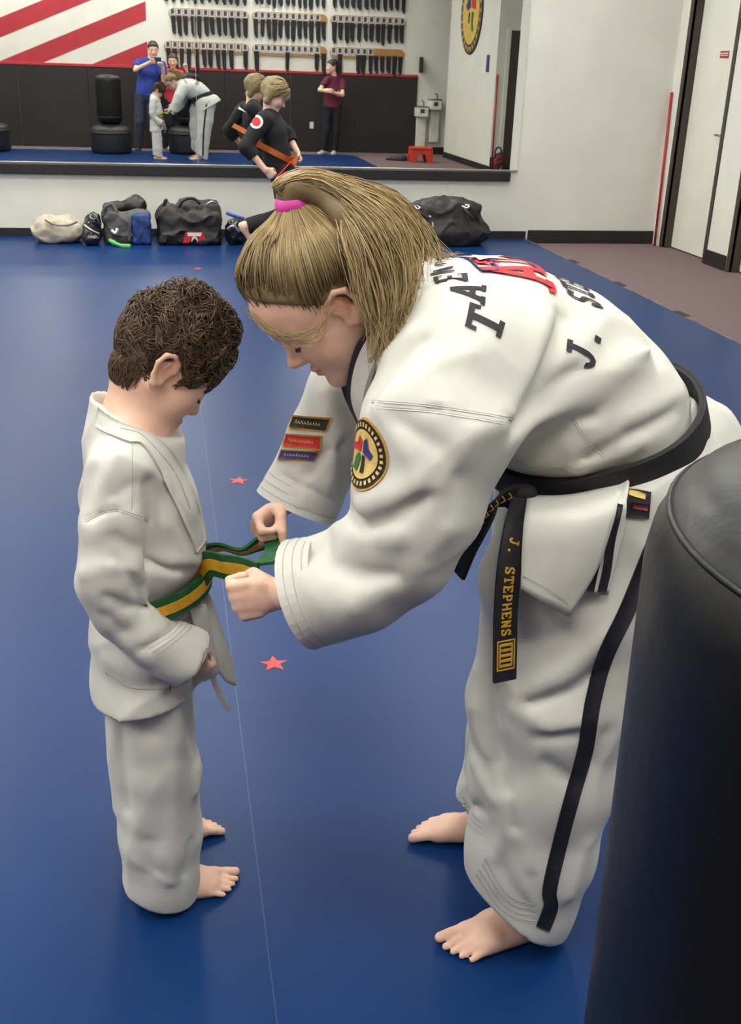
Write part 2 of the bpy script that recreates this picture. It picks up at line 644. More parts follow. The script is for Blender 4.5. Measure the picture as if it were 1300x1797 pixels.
def drape_grid(name, mat_, parent, bvh, grid, off=0.002, direction=None, smooth=True):
    """grid[i][j] of points near the surface, pushed onto it; becomes a thin shell"""
    nu, nv = len(grid), len(grid[0])
    top, bot = [], []
    for i in range(nu):
        for j in range(nv):
            p = V(grid[i][j])
            l, n = hit(bvh, p, sight(p) if direction is None else direction)
            top.append(l + n * off)
            bot.append(l - n * 0.003)
    m = MB()
    fs = []
    N = nu * nv
    for i in range(nu - 1):
        for j in range(nv - 1):
            a = i * nv + j
            fs.append((a, a + 1, a + nv + 1, a + nv))
    ring = [j for j in range(nv)] + [i * nv + nv - 1 for i in range(1, nu)] + [(nu - 1) * nv + j for j in range(nv - 2, -1, -1)] + [i * nv for i in range(nu - 2, 0, -1)]
    for a, b in zip(ring, ring[1:] + ring[:1]):
        fs.append((a, b, b + N, a + N))
    m.add(top + bot, fs, smooth)
    return m.build(name, mat_, parent)

def drape_strip(name, mat_, parent, bvh, centre, width, off=0.002, across=None, n=8, wn=3, direction=None):
    """strip of a given width along a polyline near the surface"""
    pts = catmull(centre, n) if n > 1 else [V(p) for p in centre]
    grid = []
    for i, p in enumerate(pts):
        t = unit(pts[min(i + 1, len(pts) - 1)] - pts[max(i - 1, 0)])
        d = sight(p) if direction is None else unit(direction)
        a = unit(np.cross(t, d)) if across is None else unit(across)
        w = width if np.isscalar(width) else width[0] + (width[1] - width[0]) * i / (len(pts) - 1)
        grid.append([p + a * w * (k / (wn - 1) - 0.5) for k in range(wn)])
    return drape_grid(name, mat_, parent, bvh, grid, off, direction)

def drape_poly(m, bvh, poly, o, u, v, off, direction=None, res=0.012, wrap=None):
    """2-D polygon (triangulated fan from fine strips) laid on a surface; appended to MB m"""
    import mathutils
    pl = [V(p) for p in poly]
    dense = []
    for a, b in zip(pl, pl[1:] + pl[:1]):
        k = max(1, int(np.linalg.norm(b - a) / res))
        for i in range(k): dense.append(a + (b - a) * i / k)
    tri = mathutils.geometry.tessellate_polygon([[Vector((p[0], p[1], 0)) for p in dense]])
    vs = []
    for p in dense:
        q = wrap(p) if wrap else V(o) + V(u) * p[0] + V(v) * p[1]
        if wrap:
            q, d = q
        else:
            d = sight(q) if direction is None else direction
        l, n = hit(bvh, q, d)
        vs.append(l + n * off)
    nn = len(vs)
    fs = []
    for t in tri:
        a, b, c = t
        fs.append((a, b, c))
    m.add(vs, fs, True)
    return m

def ribbon(name, mat_, parent, pts, side, width, thick=0.004, n=6, m=None):
    """free-hanging strap: pts centre line, side = width direction(s)"""
    P_ = catmull(pts, n) if n > 1 else [V(p) for p in pts]
    S_ = [V(x) for x in side] if isinstance(side, list) else None
    if S_ is not None: S_ = catmull(S_, n)
    vs, fs = [], []
    L = len(P_)
    for i, p in enumerate(P_):
        t = unit(P_[min(i + 1, L - 1)] - P_[max(i - 1, 0)])
        sd = S_[i] if S_ is not None else V(side)
        sd = unit(sd - t * (sd @ t))
        nn = np.cross(t, sd)
        w = (width if np.isscalar(width) else lerp(width[0], width[1], i / (L - 1))) / 2
        for a, b in ((-1, -1), (1, -1), (1, 1), (-1, 1)):
            vs.append(p + sd * w * a + nn * thick / 2 * b)
    for i in range(L - 1):
        for k in range(4):
            k2 = (k + 1) % 4
            fs.append((i * 4 + k, i * 4 + k2, i * 4 + 4 + k2, i * 4 + 4 + k))
    fs += [(3, 2, 1, 0), tuple((L - 1) * 4 + k for k in range(4))]
    own = m is None
    m = MB() if own else m
    m.add(vs, fs, False)
    return m.build(name, mat_, parent) if own else m

def sheet(name, mat_, parent, rows, thick=0.005, n=6, smooth=True):
    """cloth panel through rows of control points, with thickness"""
    R1 = [catmull(r, n) for r in rows]
    cols = list(zip(*R1))
    G = [catmull(list(c), n) for c in cols]
    nu, nv = len(G), len(G[0])
    G = np.array(G)
    du = np.gradient(G, axis=0); dv = np.gradient(G, axis=1)
    nn = np.cross(du, dv)
    nn /= np.linalg.norm(nn, axis=2, keepdims=True) + 1e-9
    T = (G + nn * thick / 2).reshape(-1, 3); Bm = (G - nn * thick / 2).reshape(-1, 3)
    N = nu * nv
    fs = []
    for i in range(nu - 1):
        for j in range(nv - 1):
            a = i * nv + j
            fs.append((a, a + nv, a + nv + 1, a + 1))
            fs.append((a + N, a + 1 + N, a + nv + 1 + N, a + nv + N))
    ring = [j for j in range(nv)] + [i * nv + nv - 1 for i in range(1, nu)] + [(nu - 1) * nv + j for j in range(nv - 2, -1, -1)] + [i * nv for i in range(nu - 2, 0, -1)]
    for a, b in zip(ring, ring[1:] + ring[:1]):
        fs.append((a, b, b + N, a + N))
    m = MB().add(list(T) + list(Bm), fs, smooth)
    o = m.build(name, mat_, parent)
    BV[o.name] = BVHTree.FromPolygons(m.v, m.f)
    return o

# ------------------------------------------------------------------ the room
def struct(name, m, mat_, parent=None):
    o = m.build(name, mat_, parent)
    if parent is None: o['kind'] = 'structure'
    return o

X_LEFT, X_A, X_B, Y_BACK, Y_FRONT = -6.0, 4.68, 5.15, -1.0, WALL_Y
MAT_EDGE = 3.38

floor = struct('floor', MB().box((X_LEFT - .1, Y_BACK - .1, -.12), (6.6, Y_FRONT + .1, -.04)), 'carpet')
MB().box((X_LEFT + .02, .16, -.04), (.1299, Y_FRONT - .012, 0)).build('mat', 'mat_vinyl', floor)
MB().box((.1300, .16, -.04), (MAT_EDGE, Y_FRONT - .012, 0)).build('mat', 'mat_vinyl', floor)
MB().box((.1289, .16, -.002), (.1310, Y_FRONT - .014, .0005)).build('seam_weld', 'seam_blue', floor)
for i in range(11):   # worn rubber edging strips along the mat
    y0 = .16 + i * .886
    MB().prism([(0, 0), (.085, 0), (.080, .010), (.020, .037), (0, .039)], (MAT_EDGE + .003, y0 + .004, -.04), (1, 0, 0), (0, 0, 1), (0, 1, 0), .878).build('edging', 'grey_edge', floor)

for y in (6.55, 7.6, 8.6, 5.5):   # black tape patches on the edging
    MB().box((MAT_EDGE + .002, y, -.002), (MAT_EDGE + .05, y + .16, .0015)).build('tape_patch', 'black_rubber', floor)
struct('ceiling', MB().box((X_LEFT - .1, Y_BACK - .1, CEIL_Z), (6.6, Y_FRONT + .1, CEIL_Z + .1)), 'ceiling_tile')
wf = struct('wall_front', MB().box((X_LEFT - .1, Y_FRONT, -.12), (X_A + .3, Y_FRONT + .1, CEIL_Z)), 'wall_paint')
struct('wall_left', MB().box((X_LEFT - .1, Y_BACK, -.12), (X_LEFT, Y_FRONT, CEIL_Z)), 'wall_paint')
wb = struct('wall_back', MB().box((X_LEFT - .1, Y_BACK - .1, -.12), (6.6, Y_BACK, CEIL_Z)), 'wall_paint')
# right wall, with two recessed doorways near the mirror wall
D1, D2, DH = (8.86, 9.70), (7.52, 8.38), 2.22
m = MB()
for a, b in ((D1[1], Y_FRONT), (D2[1], D1[0]), (5.2, D2[0])):
    m.box((X_A, a, -.12), (X_A + .26, b, CEIL_Z))
for a, b in (D1, D2):
    m.box((X_A, a, DH), (X_A + .26, b, CEIL_Z))
    m.box((X_A + .18, a, -.12), (X_A + .26, b, DH))
struct('wall_right', m, 'wall_paint')
struct('wall_rear_right', MB().box((X_B, -.35, -.12), (X_B + .1, 2.55, CEIL_Z)).box((X_B, 2.55, -.12), (6.5, 2.65, CEIL_Z)).box((6.5, -1.0, -.12), (6.6, 5.3, CEIL_Z)).box((X_A + .26, 5.2, -.12), (6.6, 5.3, CEIL_Z)).box((X_B + .1, -.35, -.12), (6.6, -.25, CEIL_Z)), 'wall_paint')

# baseboards
struct('baseboard_front', MB().box((X_LEFT, Y_FRONT - .012, -.04), (3.38, Y_FRONT, .072), bev=.004).box((3.40, Y_FRONT - .014, -.04), (X_A, Y_FRONT, .082), bev=.004), 'black_rubber')
struct('baseboard_right', MB().box((X_A - .013, D2[1] + .07, -.04), (X_A, D1[0] - .03, .085), bev=.004).box((X_A - .013, 5.2, -.04), (X_A, D2[0] - .07, .085), bev=.004), 'black_rubber')
struct('baseboard_rear_right', MB().box((X_B - .013, -.35, -.04), (X_B, 2.65, .06), bev=.004).box((X_B, 2.65, -.04), (5.3, 2.663, .2), bev=.004), 'black_rubber')
struct('baseboard_back', MB().box((4.76, Y_BACK, -.04), (6.5, Y_BACK + .012, .09), bev=.004), 'black_rubber')

# doors on the right wall
def doorway(n, a, b, label):
    d = thing('door_%d' % n, None, None)
    d['kind'] = 'structure'
    f = MB().box((X_A - .012, b, -.04), (X_A + .17, b + .05, DH + .05), bev=.003).box((X_A - .012, a - .05, -.04), (X_A + .17, a, DH + .05), bev=.003).box((X_A - .012, a, DH), (X_A + .17, b, DH + .05), bev=.003)
    f.box((X_A + .02, b - .012, -.04), (X_A + .14, b, DH)).box((X_A + .02, a, -.04), (X_A + .14, a + .012, DH))
    f.build('door_frame', 'brown_frame', d)
    MB().box((X_A + .085, a + .014, -.03), (X_A + .125, b - .014, DH - .004), bev=.003).build('door_leaf', 'door_paint', d)
    h = MB().lathe([(.0, 0), (.028, 0), (.028, .008), (.012, .012), (.012, .05), (.0, .05)], (X_A + .085, a + .085, 1.02), 16, axis=(-1, 0, 0))
    h.tube([(X_A + .045, a + .085, 1.02), (X_A + .04, a + .14, 1.02), (X_A + .045, a + .205, 1.018)], .009)
    h.build('door_handle', 'steel', d)
    return d
doorway(1, *D1, '')
doorway(2, *D2, '')
sg = MB().box((X_A + .079, 9.10, 1.635), (X_A + .084, 9.25, 1.69), bev=.001).build('door_sign', 'red_paint')
tag(sg, 'small red notice with pale lines on the white door', 'sign')
MB().box((X_A + .0775, 9.11, 1.667), (X_A + .079, 9.24, 1.675)).box((X_A + .0775, 9.11, 1.652), (X_A + .079, 9.24, 1.658)).build('print_line', 'plastic_white', sg)

# brown door in the far passage, seen only in the mirror
d3 = thing('door_3', None, None); d3['kind'] = 'structure'
MB().box((5.345, 2.65, -.04), (6.2, 2.675, 2.05), bev=.003).build('door_leaf', 'brown_frame', d3)
MB().box((5.285, 2.65, -.04), (5.345, 2.69, 2.05), bev=.003).box((5.285, 2.65, 2.05), (6.2, 2.69, 2.08), bev=.003).build('door_frame', 'door_paint', d3)

# black wall padding, red rail and painted stripes on the wall behind the photographer
for i in range(9):
    x0 = X_LEFT + i * 1.195
    MB().box((x0 + .003, Y_BACK, -.03), (min(x0 + 1.192, 4.74), Y_BACK + .03, 1.305), bev=.008).build('pad', 'black_pad', wb)
struct('trim_1', MB().box((X_LEFT, Y_BACK, 1.306), (4.745, Y_BACK + .036, 1.352), bev=.005), 'red_paint')
def stripe(poly):
    MB().prism(poly, (0, Y_BACK, 0), (1, 0, 0), (0, 0, 1), (0, 1, 0), .004).build('stripe', 'red_paint', wb)
XE, Z0, SL = -.165, 1.352, .413
stripe([(XE, Z0), (XE, 1.75), (XE - (1.75 - Z0) / SL, Z0)])
for zl in (2.09, 2.75, 3.41, 4.07):
    zu = zl + .30
    xa, xb = XE, XE
    pts = []
    if zl > CEIL_Z: xa = XE - (zl - CEIL_Z) / SL
    lo_x = max(XE - (zl - Z0) / SL, X_LEFT); up_x = max(XE - (zu - Z0) / SL, X_LEFT)
    zat = lambda z, x: z - SL * (XE - x)
    pts.append((lo_x, zat(zl, lo_x)))
    pts.append((xa, min(zat(zl, xa), CEIL_Z)))
    if zu > CEIL_Z:
        xu = XE - (zu - CEIL_Z) / SL
        if xa > xu + .01 and zl < CEIL_Z: pts.append((XE, CEIL_Z))
        pts.append((xu, CEIL_Z))
    else:
        pts.append((XE, zu))
    pts.append((up_x, zat(zu, up_x)))
    if up_x <= X_LEFT < lo_x: pts.append((X_LEFT, Z0))
    stripe(pts)

# ceiling lights
for i, (x, y) in enumerate(LIGHTS):
    cw, rw = ('leftmost', 'second from left', 'third from left', 'rightmost')[i // 4], ('first', 'second', 'third', 'last')[i % 4]
    t = thing('ceiling_light', 'recessed fluorescent ceiling light, %s of the %s row towards the mirror' % (cw, rw), 'ceiling light', 'rows of ceiling lights')
    t.location = (x, y, CEIL_Z)
    fr = MB()
    for a, b in (((-.32, -.62), (.32, -.595)), ((-.32, .595), (.32, .62)), ((-.32, -.595), (-.295, .595)), ((.295, -.595), (.32, .595))):
        fr.box((a[0], a[1], -.03), (b[0], b[1], -.001), bev=.004)
    if i == 0:
        fo = fr.build('frame', 'plastic_white', t)
        dob = MB().box((-.295, -.595, -.022), (.295, .595, -.004)).build('diffuser', 'light_panel', t)
    else:
        for src in (fo, dob):
            c = src.copy(); link(c, t)

# mirror wall
mir = thing('wall_mirror', 'long frameless wall mirror with black bottom rail above the gear bags', 'mirror')
for a, b in ((X_LEFT + .1, -2.62), (-2.616, .314), (.318, 3.245)):
    MB().box((a, Y_FRONT - .008, .625), (b, Y_FRONT - .002, 2.75)).build('pane', 'mirror_glass', mir)
MB().box((X_LEFT + .1, Y_FRONT - .045, .527), (3.175, Y_FRONT - .001, .613), bev=.006).build('bottom_rail', 'black_rubber', mir)
MB().box((X_LEFT + .1, Y_FRONT - .02, .613), (3.245, Y_FRONT - .001, .627), bev=.002).build('channel', 'silver', mir)  # added pale strip stands in for the white reflection line above the rail

def outlet(name, label, c, nrm):
    R = frame_z(nrm, (0, 0, 1))
    t = thing(name, label, 'outlet')
    MB().box((-.058, -.036, 0), (.058, .036, .006), R, c, .003).build('cover_plate', 'plastic_white', t)
    MB().box((.008, -.016, .006), (.04, .016, .009), R, c, .002).box((-.04, -.016, .006), (-.008, .016, .009), R, c, .002).build('socket', 'plastic_white', t)
outlet('wall_outlet', 'white wall outlet under the mirror above the big black bag', (2.62, Y_FRONT, .44), (0, -1, 0))
outlet('wall_outlet', 'white outlet on the black wall padding seen in the mirror', (2.76, Y_BACK + .03, .43), (0, 1, 0))

# red staffs
tag(MB().tube([(X_A - .03, 9.80, -.04), (X_A - .016, 9.895, 1.34)], .012, 10).build('red_staff', 'staff_red'), 'thin red staff leaning in the corner beside the brown door frame', 'staff')
tag(MB().tube([(5.14, 2.83, -.04), (5.17, 2.675, 1.42)], .014, 10).build('red_staff', 'staff_red'), 'thin red staff seen in the mirror at right, beside the dark doorway', 'staff')

# stars stuck on the mat
def star(y, r, label, a0=0.25):
    pts = []
    for k in range(10):
        rr = r if k % 2 == 0 else r * .42
        a = a0 + k * math.pi / 5
        pts.append((rr * math.cos(a), rr * math.sin(a)))
    tag(MB().prism(pts, (.238, y, 0), (1, 0, 0), (0, 1, 0), (0, 0, 1), .0012).build('star_sticker', 'red_star'), label, 'sticker', 'red stars along the mat')
star(2.445, .040, 'nearest red star sticker on the blue mat, below the sleeve', .3)
star(3.80, .042, 'red star sticker on the blue mat between the two heads and belts', .1)
star(8.33, .04, 'farthest tiny red star sticker on the blue mat near the gear bags', .1)

# round emblem and plaques on the side wall (seen in the mirror)
def disc_on(m, c, u, v, w, r, t, n=40, sq=1.0):
    m.prism([(r * math.cos(2 * math.pi * k / n), sq * r * math.sin(2 * math.pi * k / n)) for k in range(n)], c, u, v, w, t)
    return m
em = thing('wall_emblem_sign', 'large round gold emblem with dark border on white side wall in mirror', 'sign')
ec = V(X_B, 1.06, 2.36)
eu, ev, ew = V(0, -1, 0), V(0, 0, 1), V(-1, 0, 0)
disc_on(MB(), ec, eu, ev, ew, .655, .016).build('rim', 'letter_black', em)
disc_on(MB(), ec + ew * .016, eu, ev, ew, .64, .006).build('border_ring', 'emblem_brown', em)
disc_on(MB(), ec + ew * .022, eu, ev, ew, .50, .006).build('gold_disc', 'emblem_gold', em)
def fig(col, poly):
    MB().prism(poly, ec + ew * .028, eu, ev, ew, .005).build('figure', col, em)
fig('logo_red', [(-.28, .02), (-.05, .06), (-.02, .30), (-.10, .36), (-.16, .22), (-.30, .12)])
fig('logo_blue', [(.02, .06), (.20, .02), (.30, .10), (.16, .20), (.12, .38), (.04, .34)])
fig('patch_green', [(-.20, -.02), (-.08, .0), (-.06, -.12), (-.10, -.30), (-.22, -.30), (-.16, -.14)])
fig('letter_black', [(.03, -.02), (.10, 0), (.12, -.16), (.06, -.18)])
fig('letter_black', [(-.08, .36), (.0, .40), (.04, .36), (-.02, .30)])
for k in range(26):   # marks round the border
    a = 2 * math.pi * k / 26
    p = ec + ew * .022 + (eu * math.cos(a) + ev * math.sin(a)) * .57
    ta, ra = -eu * math.sin(a) + ev * math.cos(a), eu * math.cos(a) + ev * math.sin(a)
    MB().prism([(-.022, -.03), (.022, -.03), (.022, .03), (-.022, .03)], p, ta, ra, ew, .003).build('border_mark', 'gold_pale', em)
pq = MB().box((X_B - .02, 2.14, 1.45), (X_B, 2.26, 1.70), bev=.004).build('wall_plaque', 'sign_navy')
tag(pq, 'narrow navy plaque on the white wall right of the round emblem', 'plaque')
tag(MB().box((4.755, Y_BACK, 1.40), (4.80, Y_BACK + .16, 1.66), bev=.004).build('wall_plaque', 'letter_black'), 'thin black plaque edge on at the end of the red rail', 'plaque')

# drinking fountains
def fountain(x, z, label):
    t = thing('drinking_fountain', label, 'fountain', 'pair of drinking fountains')
    y = Y_BACK
    MB().box((x - .11, y, z - .17), (x + .11, y + .28, z), bev=.015).build('basin', 'plastic_white', t)
    MB().box((x - .115, y, z), (x + .115, y + .285, z + .02), bev=.006).build('rim', 'steel', t)
    MB().box((x - .05, y + .28, z - .10), (x + .03, y + .287, z - .03), bev=.002).build('push_bar', 'patch_grey', t)
    MB().tube([(x + .05, y + .1, z + .02), (x + .05, y + .1, z + .09), (x + .02, y + .12, z + .115), (x - .01, y + .14, z + .1)], .012).build('spout', 'steel', t)
    MB().box((x - .07, y, z - .75), (x + .11, y + .12, z - .17), bev=.01).build('lower_cover', 'plastic_white', t)
fountain(5.06, .93, 'higher white drinking fountain with steel spout by wall corner in mirror')
fountain(4.81, .80, 'lower white drinking fountain left of the higher one in mirror')

# red step stool and a heap of shoes on the carpet
st = thing('step_stool', 'orange-red plastic step stool on the carpet seen in the mirror', 'stool')
sx, sy = 4.43, .85
MB().box((sx - .19, sy - .14, .17), (sx + .19, sy + .14, .21), bev=.012).build('top', 'stool_red', st)
for a in (-1, 1):
    MB().prism([(-.14, -.04), (-.05, -.04), (-.04, .08), (.04, .08), (.05, -.04), (.14, -.04), (.12, .17), (-.12, .17)], (sx + a * .18 - .015, sy, 0), (0, 1, 0), (0, 0, 1), (1, 0, 0), .03).build('leg', 'stool_red', st)
    MB().prism([(-.18, -.04), (-.09, -.04), (-.06, .09), (.06, .09), (.09, -.04), (.18, -.04), (.17, .17), (-.17, .17)], (sx, sy + a * .12 - .01, 0), (1, 0, 0), (0, 0, 1), (0, 1, 0), .02).build('side_panel', 'stool_red', st)
def blob_thing(name, label, cat, mat_, parts, h=.012, noise=.006, group=None, sc=30, lo=None, hi=None, parent=None, smooth=2):
    F = Field()
    pts = []
    for p in parts:
        if p[0] == 'b': F.add(rbox(p[1], p[2], p[4] if len(p) > 4 else None, p[3]), .03); e = max(p[2]) * 1.3; c_ = V(p[1]); pts += [c_ - e, c_ + e]
        elif p[0] == 'e': F.add(ell(p[1], p[2]), .03); pts += [V(p[1]) - V(p[2]), V(p[1]) + V(p[2])]
        else: F.add(cone(p[1], p[2], p[3], p[4]), .02); pts += [V(p[1]) - p[3], V(p[1]) + p[3], V(p[2]) - p[4], V(p[2]) + p[4]]
    sd = rng.random() * 9
    if noise: F.disp(lambda q: noise * sn(q, sc, sd) + noise * .6 * sn(q, sc * 2.3, sd + 3) - noise * 1.5 * rn(q, sc * .8, sd + 1))
    lo_ = np.min(pts, 0) - .04 if lo is None else V(lo)
    hi_ = np.max(pts, 0) + .04 if hi is None else V(hi)
    zf = -.04 if name in ('shoe_heap',) else (0.0 if lo is None else lo_[2])
    return F, lo_, hi_
def bag(name, label, cat, mat_, parts, zf=0.0, h=.011, noise=.006, sc=30, parent=None, group=None):
    F, lo_, hi_ = blob_thing(name, label, cat, mat_, parts, h, noise, group, sc)
    F.cut(plane((0, 0, zf), (0, 0, -1)), .004)
    return F.build(name, mat_, parent, lo_, hi_, h)
b = bag('dropped_jacket', '', '', 'grey_cloth', [('e', (4.12, .62, -.01), (.15, .10, .06)), ('e', (3.98, .56, -.02), (.10, .08, .04)), ('e', (4.14, .60, 0), (.09, .09, .06))], -.04, .012, .008, 40)
tag(b, 'dark crumpled jacket dropped on the carpet left of the stool', 'jacket')
b = bag('sports_bag', '', '', 'dark_red', [('e', (5.21, 2.86, .12), (.055, .07, .16)), ('e', (5.26, 2.88, .2), (.05, .06, .1))], -.04, .012, .008, 40)
tag(b, 'dark red upright sports bag at the dark doorway in the mirror', 'bag')
MB().tube(catmull([(5.17, 2.86, .2), (5.16, 2.9, .33), (5.23, 2.9, .36), (5.27, 2.9, .24)], 5), .014, 8).build('strap', 'nylon_blue', b)

# belt racks with hanging belts on the wall behind the photographer
def rounded(x0, x1, z0, z1, n=8):
    r = (z1 - z0) / 2
    zc = (z0 + z1) / 2
    pts = []
    for k in range(n + 1):
        a = -math.pi / 2 + math.pi * k / n
        pts.append((x1 - r + r * math.cos(a), zc + r * math.sin(a)))
    for k in range(n + 1):
        a = math.pi / 2 + math.pi * k / n
        pts.append((x0 + r + r * math.cos(a), zc + r * math.sin(a)))
    return pts
def make_belt(name, label, group):
    t = thing(name, label, 'belt', group)
    for dx, L in ((-.008, .36), (.010, .40)):
        MB().prism([(-.034, .04), (.034, .04), (.028, -L + .12), (.014, -L + .09), (-.018, -L + .09), (-.025, -L + .12)], (dx, .006 if dx < 0 else .012, 0), (1, 0, 0), (0, 0, 1), (0, 1, 0), .005).build('strap', 'belt_black', t)
    return t
proto_belt = None
rack_words = {0: 'lowest', 1: 'middle', 2: 'topmost'}
side_words = ['left', 'centre', 'right']
spans = [(.12, 1.62), (1.68, 3.03), (3.08, 4.47)]
skip = {(0, 1): {1, 2, 3, 4, 6, 7, 8, 9}, (0, 2): {0, 2, 3}, (0, 0): {10}}
plates_missing = {(0, 2): 7, (1, 1): 11, (0, 1): 11}
for row, (z0, z1) in enumerate(((1.59, 1.775), (2.12, 2.305), (2.65, 2.835))):
    for k, (x0, x1) in enumerate(spans):
        if row == 1 and k == 0: x0 += .1
        lab = '%s row, %s of the tan wooden name plate racks reflected in the mirror' % (rack_words[row], side_words[k])
        rk = thing('belt_rack', lab, 'rack', 'wall racks for belts')
        MB().prism(rounded(x0, x1, z0, z1), (0, Y_BACK, 0), (1, 0, 0), (0, 0, 1), (0, 1, 0), .022).build('board', 'wood_tan', rk)
        n = 12
        g = 'black belts on the %s %s rack' % (rack_words[row], side_words[k])
        pm = None
        for i in range(n):
            x = x0 + .07 + (x1 - x0 - .14) * i / (n - 1)
            if i < plates_missing.get((row, k), 99):
                if pm is None:
                    p = MB().box((-.052, 0, z0 + .045), (.052, .006, z1 - .012), bev=.002).build('name_plate', 'plate_white', rk)
                    q = MB().box((-.024, .006, z0 + .09), (.026, .008, z1 - .02)).build('portrait', 'patch_grey', p)
                    pm = (p, q)
                else:
                    p = pm[0].copy(); link(p, rk)
                    q = pm[1].copy(); link(q, p)
                p.location = (x, Y_BACK + .022, 0)
            if i in skip.get((row, k), ()): continue
            lb = 'black belt hanging from the %s row, %s wooden rack in the mirror' % (rack_words[row], side_words[k])
            if proto_belt is None:
                b = make_belt('hanging_belt', lb, g); proto_belt = b
            else:
                b = proto_belt.copy(); COL.objects.link(b); tag(b, lb, 'belt', g)
                for ch in list(proto_belt.children):
                    c = ch.copy(); link(c, b)
            b.location = (x + rng.uniform(-.01, .01), Y_BACK + .022, z0 + .03)
            b.scale = (rng.uniform(.9, 1.1), 1, rng.uniform(.82, 1.05))
            b.rotation_euler = (0, rng.uniform(-.05, .05), 0)

# free-standing training bags
def heavy_bag(x, y, label, top=1.245):
    t = thing('training_bag', label, 'punching bag')
    c = (x, y, 0)
    MB().lathe([(.0, 0), (.30, 0), (.325, .015), (.335, .05), (.335, .33), (.33, .37), (.305, .405), (.25, .425), (.16, .45), (.12, .48), (.0, .48)], c, 64).build('base', 'plastic_black', t)
    MB().lathe([(.336, .30), (.342, .31), (.342, .33), (.336, .34)], c, 64).build('rib', 'plastic_black', t)
    R = .2
    body = MB().lathe([(.0, .47), (.15, .47), (R - .012, .485), (R, .52), (R + .001, .8), (R + .006, top - .10), (R + .007, top - .045), (R + .004, top - .026), (R - .003, top - .011), (R - .014, top + .001), (R - .030, top + .010), (R - .07, top + .022), (.08, top + .031), (.03, top + .034), (.0, top + .0345)], c, 72).build('body', 'vinyl_black', t)
    MB().lathe([(R - .0020, top - .0120), (R - .0015, top - .0100), (R - .004, top - .0082), (R - .006, top - .0105)], c, 72).build('seam_piping', 'vinyl_black', body)
    MB().lathe([(R, .54), (R + .003, .545), (R + .003, .57), (R, .575)], c, 72).build('hem_band', 'vinyl_black', body)
    return t
heavy_bag(.468, .462, 'large black vinyl standing bag close at the right edge of the photo')
heavy_bag(-.81, .66, 'black standing bag in the mirror left of the man in blue', 1.18)
heavy_bag(-2.75, .66, 'black standing bag at the far left edge of the mirror', 1.2)

# ------------------------------------------------------------------ gear bags along the mirror wall
def seg(m, pts, r, n=8, k=6):
    m.tube(catmull(pts, k), r, n)
    return m
Yg = 9.62
# cream canvas bag
b = bag('canvas_bag', '', '', 'canvas_cream', [('e', (-.90, Yg, .10), (.20, .15, .115)), ('e', (-.99, Yg - .02, .10), (.11, .13, .12)), ('e', (-.80, Yg, .085), (.11, .14, .10)), ('c', (-1.03, Yg - .03, .19), (-.80, Yg - .02, .185), .03, .035)], 0, .010, .010, 26)
tag(b, 'cream canvas bag slumped at the left end of the gear row', 'bag')
seg(MB(), [(-.98, Yg - .14, .20), (-.90, Yg - .165, .165), (-.80, Yg - .165, .16), (-.72, Yg - .14, .185)], .008).build('drawstring', 'grey_edge', b)
# shiny black sparring helmet bag
b = bag('gear_sack', '', '', 'gloss_black', [('e', (-.605, Yg - .10, .11), (.075, .12, .13)), ('e', (-.58, Yg - .12, .20), (.05, .07, .06)), ('e', (-.61, Yg - .16, .06), (.07, .09, .065))], 0, .009, .009, 38)
tag(b, 'shiny black gear sack between the cream bag and grey-blue duffel', 'bag')
seg(MB(), [(-.66, Yg - .2, .17), (-.60, Yg - .235, .13), (-.54, Yg - .22, .10)], .008).build('zip', 'silver', b)
seg(MB(), [(-.60, Yg - .15, .24), (-.555, Yg - .19, .22), (-.53, Yg - .2, .17)], .012).build('strap', 'nylon_black', b)
# grey and blue open duffel
du = thing('duffel_bag', 'open grey, black and blue duffel bag slumped by the wall', 'bag')
F, lo_, hi_ = blob_thing('body', '', '', '', [('b', (-.315, Yg, .13), (.190, .15, .14), .07), ('e', (-.43, Yg - .03, .23), (.08, .12, .07)), ('e', (-.22, Yg, .22), (.09, .12, .06))], noise=.010, sc=24)
F.sub(ell((-.36, Yg - .02, .34), (.13, .09, .10)), .02).cut(plane((0, 0, 0), (0, 0, -1)))
body = F.build('body', 'nylon_grey', du, lo_, hi_, .010)
F, lo_, hi_ = blob_thing('flap', '', '', '', [('e', (-.24, Yg + .02, .31), (.10, .09, .075)), ('e', (-.40, Yg + .03, .29), (.12, .07, .05))], noise=.008, sc=30)
F.build('lining_flap', 'nylon_black', du, lo_, hi_, .010)
F, lo_, hi_ = blob_thing('panel', '', '', '', [('b', (-.195, Yg - .10, .13), (.080, .075, .13), .03)], noise=.006, sc=34)
F.cut(plane((0, 0, 0), (0, 0, -1)))
F.build('end_panel', 'nylon_blue', du, lo_, hi_, .010)
seg(MB(), [(-.495, Yg - .10, .20), (-.485, Yg - .14, .30), (-.43, Yg - .12, .33), (-.39, Yg - .13, .26)], .018).build('handle', 'nylon_grey', du)
seg(MB(), [(-.275, Yg - .165, .25), (-.29, Yg - .175, .14), (-.30, Yg - .17, .03)], .012).build('piping', 'nylon_grey', du)
seg(MB(), [(-.44, Yg - .155, .12), (-.41, Yg - .175, .10), (-.39, Yg - .17, .14)], .012).build('logo_mark', 'logo_white', du)
# green strap lying in front
g = seg(MB(), [(-.46, Yg - .22, .05), (-.42, Yg - .25, .03), (-.36, Yg - .28, .012), (-.29, Yg - .31, .012)], [.016] * 3 + [.02] * 4 + [.016] * 6 + [.02] * 6).build('rubber_strap', 'green_rubber')
tag(g, 'bright green rubber strap on the mat in front of the duffel', 'strap')
